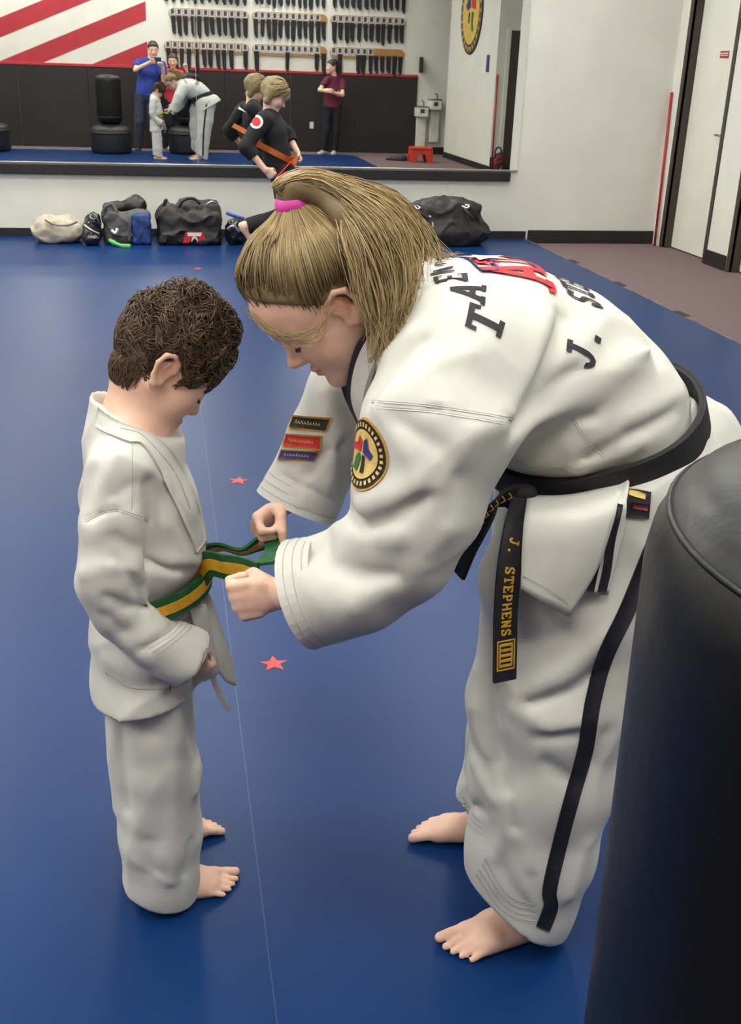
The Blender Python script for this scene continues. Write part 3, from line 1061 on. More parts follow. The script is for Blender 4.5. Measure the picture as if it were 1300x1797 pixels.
# black duffel with red logo
bd = thing('duffel_bag', 'black duffel with a red and white logo on its side', 'bag')
F, lo_, hi_ = blob_thing('body', '', '', '', [('b', (.21, Yg - .02, .13), (.265, .16, .15), .06), ('e', (.04, Yg - .03, .24), (.10, .12, .09)), ('e', (.23, Yg, .28), (.12, .11, .085)), ('e', (.39, Yg - .02, .26), (.10, .11, .09))], noise=.013, sc=22)
F.cut(plane((0, 0, 0), (0, 0, -1)))
F.build('body', 'nylon_black', bd, lo_, hi_, .010)
seg(MB(), [(.13, Yg - .12, .31), (.17, Yg - .13, .37), (.25, Yg - .12, .385), (.31, Yg - .12, .34)], .013).build('handle', 'nylon_black', bd)
seg(MB(), [(.0, Yg - .1, .31), (.015, Yg - .11, .36), (.03, Yg - .1, .37)], .013).build('zip_pull', 'nylon_black', bd)
seg(MB(), [(.36, Yg - .12, .33), (.40, Yg - .13, .36), (.44, Yg - .11, .35)], .009).build('buckle', 'silver', bd)
lg = MB().prism([(-.10, -.045), (-.05, -.045), (-.02, -.01), (.02, -.01), (.05, -.045), (.10, -.045), (.075, .045), (-.075, .045)], (.25, Yg - .185, .07), (1, 0, 0), (0, 0, 1), (0, -1, 0), .014).build('logo', 'logo_red', bd)
MB().prism([(-.055, .012), (.055, .012), (.06, .04), (-.06, .04)], (.25, Yg - .199, .07), (1, 0, 0), (0, 0, 1), (0, -1, 0), .004).prism([(-.03, -.04), (.0, .0), (.03, -.04), (.02, .0), (.0, .012), (-.02, .0)], (.25, Yg - .199, .07), (1, 0, 0), (0, 0, 1), (0, -1, 0), .004).build('logo_white_bar', 'logo_white', lg)
# small mesh bag with blue stick
sb = bag('mesh_bag', '', '', 'gloss_black', [('e', (.595, Yg - .08, .09), (.075, .11, .10)), ('e', (.61, Yg - .10, .15), (.065, .09, .07)), ('e', (.65, Yg - .03, .11), (.065, .1, .11))], 0, .009, .009, 40)
tag(sb, 'small black mesh gear bag beside the running figure', 'bag')
seg(MB(), [(.53, Yg - .19, .14), (.58, Yg - .215, .17), (.63, Yg - .2, .12)], .013).build('clear_guard', 'silver', sb)
tag(seg(MB(), [(.53, Yg - .14, .27), (.59, Yg - .16, .25), (.68, Yg - .16, .225)], .016).build('foam_stick', 'plastic_blue'), 'short blue foam stick on top of the small mesh bag', 'stick')
# big black bag right of the ponytail
bb = thing('holdall', 'wide glossy black holdall with metal clips against the wall', 'bag')
F = Field()
F.add(econe((2.48, Yg - .05, .10), (2.47, Yg - .02, .27), (.43, .19), (.34, .15), (1, 0, 0)), .03)
F.add(rbox((2.47, Yg - .03, .30), (.33, .11, .055), None, .03), .05)
F.add(cone((2.16, Yg - .05, .32), (2.26, Yg - .06, .34), .02, .035), .03)
F.add(cone((2.72, Yg - .05, .345), (2.79, Yg - .05, .32), .03, .022), .03)
F.disp(lambda q: .010 * sn(q, 20, 2.0) + .005 * sn(q, 52, 4.0) - .014 * rn(q, 16, 2.0))
F.cut(plane((0, 0, 0), (0, 0, -1)))
F.build('body', 'nylon_black', bb, (2.0, Yg - .32, -.02), (2.95, Yg + .24, .46), .010)
for pts, r, nm, mt in (([(2.20, Yg - .20, .31), (2.26, Yg - .23, .27), (2.30, Yg - .24, .20)], .013, 'handle', 'nylon_black'),
                       ([(2.62, Yg - .19, .33), (2.66, Yg - .23, .29), (2.70, Yg - .22, .24)], .013, 'handle', 'nylon_black'),
                       ([(2.18, Yg - .15, .345), (2.20, Yg - .18, .325), (2.225, Yg - .17, .335), (2.20, Yg - .15, .35)], .008, 'clip', 'silver'),
                       ([(2.61, Yg - .15, .35), (2.65, Yg - .18, .335), (2.67, Yg - .17, .355), (2.64, Yg - .15, .36)], .010, 'clip', 'silver'),
                       ([(2.29, Yg - .235, .27), (2.31, Yg - .24, .262)], .012, 'zip_pull', 'silver'),
                       ([(2.325, Yg - .25, .22), (2.33, Yg - .255, .18)], .008, 'zip_pull', 'gold_pale')):
    seg(MB(), pts, r).build(nm, mt, bb)
# bottle peeping out beside the ponytail
wbt = thing('water_bottle', 'small white and red bottle standing by the wall beside the ponytail', 'bottle')
MB().lathe([(.0, 0), (.033, 0), (.035, .01), (.035, .16), (.028, .19), (.0, .19)], (2.0, 9.72, 0), 20).build('body', 'logo_red', wbt)
MB().lathe([(.0, .19), (.016, .19), (.018, .25), (.012, .27), (.0, .27)], (2.0, 9.72, 0), 16).build('cap', 'plastic_white', wbt)

# ------------------------------------------------------------------ anatomy
class Fr:
    """local frame: x forward, y left, z up"""
    def __init__(s, o, f, u, sc):
        s.o, s.f = V(o), unit(f)
        u = V(u)
        s.u = unit(u - s.f * (u @ s.f))
        s.l = np.cross(s.u, s.f)
        s.s = sc
        s.R = np.stack([s.f, s.l, s.u], 1)
    def __call__(s, x, y, z):
        return s.o + s.s * (s.f * x + s.l * y + s.u * z)
    def inv(s, p):
        return ((p - s.o) @ s.R) / s.s

def head(F, T, child=False, detail=True, brow=False):
    s = T.s
    R = T.R
    E = lambda x, y, z, a, b, c, k: F.add(ell(T(x, y, z), (a * s, b * s, c * s), R), k * s)
    Cn = lambda p, q, a, b, k: F.add(cone(T(*p), T(*q), a * s, b * s), k * s)
    E(-.008, 0, .038, .097, .076, .084, .01)
    E(.028, 0, .005, .062, .063, .085, .03)
    if brow: E(.022, 0, .058, .082, .068, .060, .03)
    jw = .88 if child else 1.0
    E(.034, 0, -.045, .048, .052 * (1.04 if child else 1), .052, .03)
    for y in (-1, 1):
        Cn((-.004, y * .050, -.032), (.056 * jw, y * .018, -.088 * (1 if not child else .96)), .020, .018, .025)
        E(.052, y * .036, -.026, .028, .027, .030 if not child else .034, .025)
        Cn((.079, y * .012, .029), (.064, y * .046, .027), .010, .009, .018)
    E(.070 * jw, 0, -.095 * (1 if not child else .97), .019, .021, .016, .022)
    if not detail:
        Cn((.086, 0, .012), (.105, 0, -.024), .009, .012, .012)
        for y in (-1, 1): E(-.010, y * .078, .0, .018, .008, .031, .006)
        return
    # nose
    k = .8 if child else 1.0
    Cn((.085, 0, .014), (.098 if child else .104, 0, -.024), .0075, .0100, .014)
    E(.100 if child else .107, 0, -.027, .0105, .0105, .0095, .008)
    for y in (-1, 1):
        E(.096 * (.97 if child else 1), y * .0105, -.032, .010, .0065, .0065, .006)
    # eyes: socket, then lowered lid
    for y in (-1, 1):
        F.sub(ell(T(.094, y * .034, .008), (.015 * s, .019 * s, .011 * s), R), .016 * s)
        E(.0735, y * .0335, .004, .0145, .0160, .0125, .004)
    # lips
    E(.0885, 0, -.0560, .0095, .0200, .0052, .006)
    E(.0865, 0, -.0672, .0085, .0175, .0060, .006)
    F.fold([T(.080, -.026, -.0620), T(.095, 0, -.0612), T(.080, .026, -.0620)], -.0022 * s, .0028 * s)
    for y in (-1, 1):
        pts = [(.014, 0, .010), (.008, .004, .027), (-.008, .010, .034), (-.022, .013, .026), (-.025, .012, .006), (-.017, .008, -.014), (-.006, .003, -.027), (.006, .001, -.022)]
        rr = [.0045, .0050, .0052, .0052, .0048, .0045, .0068, .005]
        pr = [T(-.008 + a * 1.05, y * (.074 + b * 1.2), .0 + c) for a, b, c in pts]
        for i in range(len(pr) - 1):
            F.add(cone(pr[i], pr[i + 1], rr[i] * s, rr[i + 1] * s), .0035 * s)
        E(-.012, y * .077, .002, .017, .0035, .026, .006)
        Cn((-.014, y * .082, .018), (-.018, y * .080, -.004), .0032, .0032, .004)

def face_color(T, lip=(.82, .48, .48), brow=(.42, .30, .22), blush=(1.0, .80, .80)):
    def f(v):
        q = T.inv(v)
        c = np.ones((len(v), 3))
        def mix(mask, col):
            c[:] = c * (1 - mask[:, None]) + np.array(col) * mask[:, None]
        g = lambda p, r: np.exp(-(((q - np.array(p)) / np.array(r)) ** 2).sum(1))
        for y in (-1, 1):
            mix(.75 * g((.062, y * .042, -.030), (.03, .022, .024)), blush)
            mix(np.clip(1.5 * g((.080, y * .030, .0285), (.02, .020, .0042)), 0, 1) * .85, brow)
            mix(.6 * g((-.012, y * .085, .01), (.03, .01, .03)), (1.0, .74, .70))
        mix(np.clip(1.6 * g((.092, 0, -.0615), (.014, .020, .0095)), 0, 1), lip)
        mix(.6 * g((.11, 0, -.028), (.012, .012, .012)), (1.0, .80, .78))
        return c
    return f

def lashes(T, parent, w=.0016, m='lash'):
    for y in (-1, 1):
        MB().tube([T(.0845, y * .0215, -.0035), T(.0885, y * .030, -.0070), T(.0860, y * .041, -.0055), T(.0780, y * .0475, -.001)], [w * .6 * T.s, w * 1.2 * T.s, w * 1.3 * T.s, w * .7 * T.s], 6).build('eyelash', m, parent)

def hand(F, w, d, n, t, s=1.0, curl=(30, 35, 25), thumb=0.4, k=.006, spread=0.0):
    """w wrist, d towards knuckles, n palm side, t thumb side"""
    w = V(w); d = unit(d)
    n = V(n); n = unit(n - d * (n @ d))
    t = V(t); t = t - d * (t @ d); t = unit(t - n * (t @ n))
    F.add(econe(w, w + d * .078 * s, (.026 * s, .017 * s), (.038 * s, .0145 * s), t), .012 * s)
    L = (.068, .076, .071, .056)
    for i, (o, ln) in enumerate(zip((.029, .0095, -.0100, -.0285), L)):
        b = w + d * (.082 - (.006 if i == 3 else 0)) * s + t * o * s - n * .003 * s
        fd = unit(d + t * spread * (1.5 - i))
        a = 0.0
        r0 = (.0090, .0092, .0088, .0078)[i] * s
        F.add(cone(b - d * .03 * s, b, r0 * 1.05, r0 * 1.08), k * s)
        p = b
        for j, fr in enumerate((.46, .30, .26)):
            a += math.radians(curl[j] + (i * 3))
            q = p + (fd * math.cos(a) + n * math.sin(a)) * ln * fr * s
            F.add(cone(p, q, r0 * (1 - .1 * j), r0 * (.9 - .1 * j)), (k if j == 0 else .002) * s)
            p = q
    b = w + d * .022 * s + t * .024 * s
    d1 = unit(t * (1 - thumb) + d * .75 + n * (.25 + thumb * .6))
    p1 = b + d1 * .040 * s
    d2 = unit(d * .8 + n * (.3 + thumb * 1.0) - t * thumb * .7 + t * .15)
    p2 = p1 + d2 * .030 * s
    d3 = unit(d2 - t * thumb * .8 + n * .1)
    p3 = p2 + d3 * .022 * s
    F.add(cone(b, p1, .0145 * s, .0110 * s), .010 * s)
    F.add(cone(p1, p2, .0108 * s, .0095 * s), .003 * s)
    F.add(cone(p2, p3, .0095 * s, .0078 * s), .002 * s)

def foot(F, an, f, med, s=1.0, z0=0.0):
    """an = ankle centre; f forward, med towards the big toe; sole at z0"""
    an = V(an); f = unit(V(f) * V(1, 1, 0)); med = V(med) * V(1, 1, 0); med = unit(med - f * (med @ f))
    g = V(an[0], an[1], z0)
    P3 = lambda x, y, z: g + s * (f * x + med * y) + V(0, 0, z * s)
    F.add(cone(an, P3(-.005, 0, .06), .034 * s, .036 * s), .02)
    F.add(ell(P3(-.038, 0, .032), (.034 * s, .031 * s, .033 * s)), .02)
    F.add(cone(P3(0, .004, .060), P3(.085, .012, .036), .034 * s, .029 * s), .02)
    F.add(cone(P3(-.03, -.008, .022), P3(.115, -.022, .018), .026 * s, .020 * s), .02)
    F.add(cone(P3(.06, .015, .033), P3(.135, .024, .021), .027 * s, .021 * s), .015)
    F.add(cone(P3(.10, -.005, .024), P3(.132, -.010, .017), .026 * s, .018 * s), .015)
    toes = [(.142, .030, .192, .034, .0125, .0115), (.142, .010, .190, .011, .0090, .0078), (.138, -.006, .180, -.006, .0085, .0075), (.131, -.021, .168, -.022, .0080, .0072), (.120, -.035, .152, -.038, .0078, .0072)]
    for i, (x0, y0, x1, y1, r0, r1) in enumerate(toes):
        a = P3(x0, y0, r0 + .010)
        b_ = P3((x0 + x1) / 2, (y0 + y1) / 2, r0 + .006)
        c = P3(x1, y1, r1 + .0008)
        F.add(cone(a, b_, r0 * s * 1.02, r0 * s * .95), .006 * s)
        F.add(cone(b_, c, r0 * s * .95, r1 * s), .002 * s)
    F.cut(plane(g, (0, 0, -1)), .004) if False else None

def strands(name, mat_, parent, paths, r0=.0016, taper=.35, shade=(.7, 1.25), sides=3, root=1.0):
    A = np.asarray(paths, float)
    S, n, _ = A.shape
    T = np.gradient(A, axis=1)
    T /= np.linalg.norm(T, axis=2, keepdims=True) + 1e-9
    ref = unit(V(.31, .52, .8))
    u = np.cross(T, ref); u /= np.linalg.norm(u, axis=2, keepdims=True) + 1e-9
    w = np.cross(T, u)
    rad = r0 * np.interp(np.linspace(0, 1, n), [0, .15, .7, 1], [.7, 1, .9, taper])
    rs = nrng.uniform(.6, 1.35, (S, 1)) * rad[None, :]
    vs = np.stack([A + rs[..., None] * (math.cos(2 * math.pi * k / sides) * u + math.sin(2 * math.pi * k / sides) * w) for k in range(sides)], 2)
    idx = np.arange(S * n * sides).reshape(S, n, sides)
    q = []
    for k in range(sides):
        k2 = (k + 1) % sides
        q.append(np.stack([idx[:, :-1, k], idx[:, :-1, k2], idx[:, 1:, k2], idx[:, 1:, k]], -1).reshape(-1, 4))
    c = np.repeat(nrng.uniform(shade[0], shade[1], (S, 1)), n * sides, 1).reshape(-1, 1) * np.ones((1, 3))
    c = c * np.repeat(nrng.uniform(.93, 1.05, (S, 3)), n * sides, 0)
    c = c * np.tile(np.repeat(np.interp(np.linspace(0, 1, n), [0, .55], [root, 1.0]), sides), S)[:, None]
    return mesh_np(name, vs.reshape(-1, 3), np.concatenate(q), mat_, parent, True, c)

SK_C, SK_R = V(-.008, 0, .038), V(.097, .076, .084)
def scalp(d, off=0.0):
    d = np.asarray(d, float)
    d = d / (np.linalg.norm(d, axis=-1, keepdims=True) + 1e-9)
    r = 1 / np.sqrt(((d / SK_R) ** 2).sum(-1, keepdims=True))
    return SK_C + d * (r + off)

def rand_dirs(n, seed=3):
    g = np.random.default_rng(seed)
    d = g.normal(size=(n, 3))
    return d / np.linalg.norm(d, axis=1, keepdims=True)

def person(name, label):
    return thing(name, label, 'person')

def hollow(F, a, b, r, k=.003):
    F.sub(cone(a, b, r), k)

# ------------------------------------------------------------------ the boy (faces +x)
boy = person('person', 'small barefoot boy in white uniform having a green and yellow belt tied')
bp, by = math.radians(43), math.radians(7)
HB = Fr((-.013, 1.705, 1.012), (math.cos(bp) * math.cos(by), math.cos(bp) * math.sin(by), -math.sin(bp)), (.6, .14, .8), .86)
F = Field()
head(F, HB, child=True)
F.add(cone(HB(-.028, 0, -.035), (-.068, 1.70, .915), .043, .043), .03)
F.add(econe((-.068, 1.70, .89), (-.062, 1.70, .72), (.105, .06), (.10, .065), (0, 1, 0)), .04)
F.add(econe((-.062, 1.70, .72), (-.06, 1.70, .52), (.10, .065), (.105, .07), (0, 1, 0)), .04)
for y, sd in ((1.60, -1), (1.805, 1)):      # arms
    sh, el, wr = V(-.078, y, .865), V(-.108, y + sd * .036, .672), V(.004, y + sd * .026, .548)
    F.chain([(sh, .034), (el, .022)], .02).chain([(el, .022), (wr, .019)], .012)
    dd = unit(wr - el)
    hand(F, wr, dd + V(.0, -sd * .2, -.1), (0, -sd, 0), (.3, 0, 1), .60, (45, 50, 30), .5)
BN, BF = V(-.065, 1.625, .065), V(-.065, 1.785, .065)
for an, y in ((BN, 1.64), (BF, 1.76)):
    F.chain([(V(-.06, y, .50), .068), (V(-.062, (y + an[1]) / 2, .28), .048), (an, .028)], .02)
foot(F, BN + V(.006, 0, 0), (1, .06, 0), (0, 1, 0), .76)
foot(F, BF - V(.006, 0, 0), (1, .16, 0), (0, -1, 0), .70)
F.cut(plane((0, 0, 0), (0, 0, -1)), .003)
body = F.build('body', 'skin', boy, (-.22, 1.5, -.01), (.16, 1.92, 1.2), .0028, face_color(HB, brow=(.35, .25, .18)), smooth=2)
lashes(HB, body, .0022)

# trousers
F = Field()
F.loft([((-.062, 1.70, .56), .110, .066), ((-.062, 1.70, .46), .125, .070)], (0, 1, 0), .03)
for y0, y1, xo in ((1.635, 1.618, 0), (1.772, 1.79, -.004)):
    F.loft([((-.058 + xo, y0, .47), .070, .066), ((-.054 + xo, (y0 + y1) / 2, .30), .074, .068), ((-.053 + xo, y1, .15), .073, .068), ((-.056 + xo, y1, .05), .068, .066), ((-.056 + xo, y1, -.03), .066, .064)], (1, 0, 0), .012)
    F.sub(cone((-.056 + xo, y1, -.1), (-.056 + xo, y1, .02), .048), .006)
F.disp(lambda q: .0015 * sn(q, 24, 1.0) - .0035 * rn(q * np.float32([1, 1, .35]), 22, 1.0))
S_ = F.snap
for pts, a, w in (([(-0.1128, 1.6000, 0.4612), (-0.1248, 1.6000, 0.3396)], 0.0140, 0.0160), ([(-0.1030, 1.6000, 0.4661), (-0.1111, 1.6000, 0.3739), (-0.1095, 1.6000, 0.2275)], -0.0157, 0.0100),
                  ([(-0.0214, 1.5500, 0.4853), (-0.0076, 1.5500, 0.3987), (0.0100, 1.5500, 0.3501)], 0.0175, 0.0200), ([(0.0062, 1.5500, 0.4661), (0.0172, 1.5500, 0.3612)], -0.0157, 0.0160),
                  ([(0.0169, 1.5700, 0.3290), (0.0218, 1.5700, 0.2613)], 0.0175, 0.0200),
                  ([(-0.0221, 1.5400, 0.3488), (-0.0258, 1.5400, 0.2283), (-0.0362, 1.5400, 0.1154)], 0.0105, 0.0180), ([(-0.0729, 1.5500, 0.1882), (-0.0679, 1.5500, 0.1237)], -0.0105, 0.0160), ([(0.0016, 1.5500, 0.1792), (-0.0109, 1.5500, 0.1099)], -0.0105, 0.0140),
                  ([(-0.0693, 1.5500, 0.4614), (-0.0602, 1.5500, 0.4152)], -0.0105, 0.0160), ([(-0.1007, 1.5700, 0.1364), (-0.0367, 1.5400, 0.1025), (0.0097, 1.5600, 0.1050)], 0.0053, 0.0060),
                  ([(-0.1317, 1.6600, 0.4246), (-0.1311, 1.6600, 0.1829)], 0.0105, 0.0140)):
    F.fold(S_(pts), a, w)
F.cut(plane((-.03, 1.57, .012), V(-.34, .10, -1)), .004)
F.cut(plane((0, 0, .004), (0, 0, -1)), .004)
trs = F.build('trousers', 'gi_cotton', boy, (-.22, 1.48, -.02), (.12, 1.92, .62), .0045)

# jacket
F = Field()
F.loft([((-.078, 1.70, .915), .075, .055), ((-.072, 1.70, .88), .112, .068), ((-.062, 1.70, .79), .124, .090), ((-.054, 1.70, .70), .124, .098), ((-.058, 1.70, .63), .114, .082), ((-.060, 1.70, .54), .132, .092), ((-.060, 1.70, .43), .148, .098), ((-.060, 1.70, .37), .152, .100)], (0, 1, 0), .025)
F.cut(plane((-.06, 1.62, .440), V(.16, -.10, -1)), .004)
F.sub(econe((-.06, 1.70, .30), (-.06, 1.70, .46), (.136, .086), (.130, .082), (0, 1, 0)), .004)
F.add(cone((-.058, 1.70, .885), (-.070, 1.70, .985), .078, .060), .02)
F.cut(plane((-.056, 1.70, .934), (.47, 0, .88)), .004)
F.sub(cone((-.084, 1.70, 1.06), (-.060, 1.70, .89), .052, .050), .004)
F_TOR = Field(); F_TOR.ops = list(F.ops)
# far sleeve, near sleeve
for y, sd in ((1.605, -1), (1.80, 1)):
    pts = [(V(-.080, y + .0, .87), .054), (V(-.098, y + sd * .022, .79), .053), (V(-.112, y + sd * .036, .70), .050), (V(-.100, y + sd * .042, .642), .045), (V(-.045, y + sd * .038, .590), .044), (V(.030, y + sd * .026, .532), .054)]
    F.chain(pts, .008, .022)
    dd = unit(pts[-1][0] - pts[-2][0])
    F.cut(plane(pts[-1][0] + dd * .002, dd), .004) if False else None
SLV = []
for y, sd in ((1.605, -1), (1.80, 1)):
    c0 = V(.004, y + sd * .030, .552)
    dd = unit(c0 - V(-.045, y + sd * .038, .590))
    F.sub(rbox(c0 + dd * .078, (.075, .075, .07), frame_z(dd), .002), .002)
    F.sub(cone(c0 + dd * .05, c0 - dd * .012, .040, .033), .003)
F.disp(lambda q: .0018 * sn(q, 26, 4.0) - .0035 * rn(q, 21, 4.0) + .007 * np.exp(-((q[:, 2] - .634 - .14 * (q[:, 0] + .058)) / .026) ** 2))
S_ = F.snap
for pts, a, w in (([(-0.1019, 1.5700, 0.9200), (-0.1217, 1.5700, 0.8744), (-0.1318, 1.5700, 0.8132)], -0.0140, 0.0100), ([(-0.0845, 1.5500, 0.9174), (-0.1082, 1.5500, 0.8723), (-0.1238, 1.5500, 0.8260)], 0.0105, 0.0120),
                  ([(-0.0395, 1.5800, 0.8580), (-0.0365, 1.5700, 0.8089), (-0.0494, 1.5800, 0.7257)], -0.0281, 0.0120), ([(-0.0193, 1.6000, 0.8591), (0.0186, 1.6000, 0.7988)], 0.0140, 0.0180),
                  ([(-0.0525, 1.6000, 0.7216), (-0.0125, 1.6200, 0.6891), (0.0202, 1.6300, 0.6824)], -0.0175, 0.0080), ([(-0.0501, 1.5800, 0.7105), (-0.0037, 1.6000, 0.6858)], 0.0140, 0.0100), ([(-0.0432, 1.6000, 0.7262), (-0.0119, 1.6200, 0.7048), (0.0303, 1.6400, 0.6930)], 0.0140, 0.0100),
                  ([(-0.1426, 1.5400, 0.7301), (-0.0982, 1.5300, 0.7452), (-0.0733, 1.5400, 0.7311)], 0.0175, 0.0140), ([(-0.0938, 1.5400, 0.7520), (-0.0695, 1.5300, 0.7159), (-0.0546, 1.5400, 0.6645)], -0.0157, 0.0100), ([(-0.0543, 1.5300, 0.6698), (-0.0892, 1.5300, 0.6750), (-0.1109, 1.5400, 0.6833)], -0.0123, 0.0100),
                  ([(-0.0662, 1.5300, 0.6958), (-0.0415, 1.5300, 0.6587)], 0.0140, 0.0120), ([(-0.0918, 1.5400, 0.7859), (-0.0755, 1.5400, 0.7705)], -0.0175, 0.0160), ([(-0.0641, 1.5400, 0.8228), (-0.0694, 1.5400, 0.7702), (-0.0581, 1.5400, 0.7203)], 0.0123, 0.0120),
                  ([(-0.0065, 1.5400, 0.6356), (-0.0209, 1.5400, 0.6157), (-0.0629, 1.5400, 0.5870)], -0.0105, 0.0080), ([(-0.0919, 1.5400, 0.8570), (-0.0656, 1.5400, 0.8745)], -0.0070, 0.0100),
                  ([(-0.1161, 1.5800, 0.6265), (-0.0950, 1.5800, 0.5986)], -0.0088, 0.0120), ([(-0.1382, 1.5600, 0.8110), (-0.0931, 1.5400, 0.8355), (-0.0418, 1.5600, 0.8066)], -0.0070, 0.0040),
                  ([(-0.1210, 1.5800, 0.5466), (-0.0570, 1.5700, 0.5257), (0.0185, 1.6000, 0.5073)], 0.0070, 0.0200)):
    F.fold(S_(pts), a, w)
jk = F.build('jacket', 'gi_cotton', boy, (-.26, 1.44, .34), (.14, 1.98, .99), .0042)
bj = BV[jk.name]
# stiff cuffs
def cuff(parent, c, d, r0, r1, L, t=.004, name='cuff', mt='gi_cotton', n=36, rows=3, tilt=None):
    R = frame_z(d)
    prof = [(r0 - t, 0), (r0, 0), (r1, L), (r1 - t, L)]
    vs, fs = [], []
    for r, z in prof:
        for k in range(n):
            a = 2 * math.pi * k / n
            vs.append(V(c) + R @ V(r * math.cos(a), r * math.sin(a), z))
    for j in range(4):
        for k in range(n):
            k2 = (k + 1) % n
            j2 = (j + 1) % 4
            fs.append((j * n + k, j * n + k2, j2 * n + k2, j2 * n + k))
    m = MB()
    m.add(vs, fs, False)
    o = m.build(name, mt, parent)
    for i in range(rows):
        f = (i + .7) / (rows + .6)
        rr, zz = r0 + (r1 - r0) * f + .0004, L * f
        MB().tube([V(c) + R @ V(rr * math.cos(a), rr * math.sin(a), zz) for a in np.linspace(0, 2 * math.pi, 40)], .0007, 4).build('stitch_row', 'gi_stitch', o)
    return o
for y, sd in ((1.605, -1), (1.80, 1)):
    c0 = V(.004, y + sd * .030, .552)
    dd = unit(c0 - V(-.045, y + sd * .038, .590))
    cuff(jk, c0 - dd * .034, dd, .0470, .0515, .046)
# lapel band round the neck and down the front
def band_between(name, parent, bvh, up, lo_, off, mt='gi_cotton', wn=5, n=6):
    U, L = catmull(up, n), catmull(lo_, n)
    return drape_grid(name, mt, parent, bvh, [[lerp(a_, b_, k / (wn - 1)) for k in range(wn)] for a_, b_ in zip(U, L)], off)
lp = band_between('lapel', jk, bj, [(-0.1129, 1.6600, 0.9591), (-0.0963, 1.6300, 0.9541), (-0.0770, 1.6100, 0.9480), (-0.0531, 1.6000, 0.9395), (-0.0349, 1.6200, 0.9248), (-0.0044, 1.6300, 0.8909), (0.0207, 1.6400, 0.8303), (0.0377, 1.6500, 0.7718), (0.0442, 1.6600, 0.7223)],
             [(-0.1184, 1.6600, 0.9291), (-0.1031, 1.6300, 0.9272), (-0.0869, 1.6100, 0.9251), (-0.0679, 1.6000, 0.9195), (-0.0491, 1.6000, 0.9152), (-0.0267, 1.6100, 0.8729), (-0.0041, 1.6200, 0.8114), (0.0159, 1.6300, 0.7506), (0.0279, 1.6400, 0.7069)], .0045)
for k in range(1):
    drape_strip('lapel_stitch', 'gi_stitch', lp, bj, [PK((-0.0797, 1.6200, 0.9355), (-0.0801, 1.6200, 0.9280), k), PK((-0.0660, 1.6200, 0.9314), (-0.0665, 1.6200, 0.9229), k), PK((-0.0517, 1.6000, 0.9321), (-0.0522, 1.6000, 0.9237), k), PK((-0.0355, 1.6100, 0.9104), (-0.0385, 1.6100, 0.9029), k), PK((-0.0040, 1.6200, 0.8606), (-0.0096, 1.6200, 0.8530), k), PK((0.0192, 1.6300, 0.7942), (0.0143, 1.6300, 0.7854), k)], .0010, .0054)
# stitching
for pts in ([(-0.0619, 1.6000, 0.9361), (-0.0629, 1.5700, 0.8722), (-0.0672, 1.5600, 0.8193)],):
    drape_strip('seam', 'gi_stitch', jk, bj, pts, .003, .0012)
drape_strip('seam', 'gi_stitch', jk, bj, [(-0.1383, 1.5600, 0.8091), (-0.0933, 1.5400, 0.8336), (-0.0419, 1.5600, 0.8047)], .003, .0012)
for k in range(4):
    drape_strip('cuff_stitch', 'gi_stitch', jk, bj, [PK((-0.0579, 1.5400, 0.5972), (-0.0529, 1.5400, 0.5884), k), PK((-0.0209, 1.5400, 0.6157), (-0.0156, 1.5400, 0.6111), k), PK((0.0048, 1.5500, 0.6420), (0.0110, 1.5500, 0.6363), k)], .0022, .0008)
drape_strip('hem_stitch', 'gi_stitch', jk, bj, [(-0.1285, 1.6000, 0.5132), (-0.0864, 1.5700, 0.4970), (-0.0209, 1.5700, 0.4916), (0.0227, 1.6200, 0.4661)], .0022, .0008)
# front flap and tie string hanging below the belt
sheet('front_flap', 'gi_cotton', jk, [[(0.0089, 1.6600, 0.6085), (0.0287, 1.6700, 0.6077), (0.0498, 1.6800, 0.6124)], [(0.0261, 1.6400, 0.5568), (0.0432, 1.6550, 0.5529), (0.0676, 1.6700, 0.5487)], [(0.0510, 1.6400, 0.4980), (0.0653, 1.6500, 0.4911), (0.0844, 1.6700, 0.4837)], [(0.0745, 1.6500, 0.4481), (0.0837, 1.6550, 0.4395), (0.0910, 1.6600, 0.4322)]], .009, 5)
sheet('front_flap', 'gi_cotton', jk, [[(0.0132, 1.6200, 0.6236), (0.0276, 1.6300, 0.6175), (0.0423, 1.6400, 0.6113)], [(0.0255, 1.6200, 0.5568), (0.0382, 1.6300, 0.5503), (0.0522, 1.6400, 0.5437)], [(0.0304, 1.6300, 0.4825), (0.0434, 1.6350, 0.4785), (0.0626, 1.6400, 0.4833)], [(0.0338, 1.6300, 0.4637), (0.0400, 1.6350, 0.4648), (0.0543, 1.6400, 0.4699)]], .007, 5)
ribbon('tie_string', 'gi_cotton', jk, [(0.0471, 1.6450, 0.4896), (0.0540, 1.6400, 0.4571), (0.0652, 1.6400, 0.4207), (0.0769, 1.6400, 0.3957)], (1, 0, .3), .010, .004)
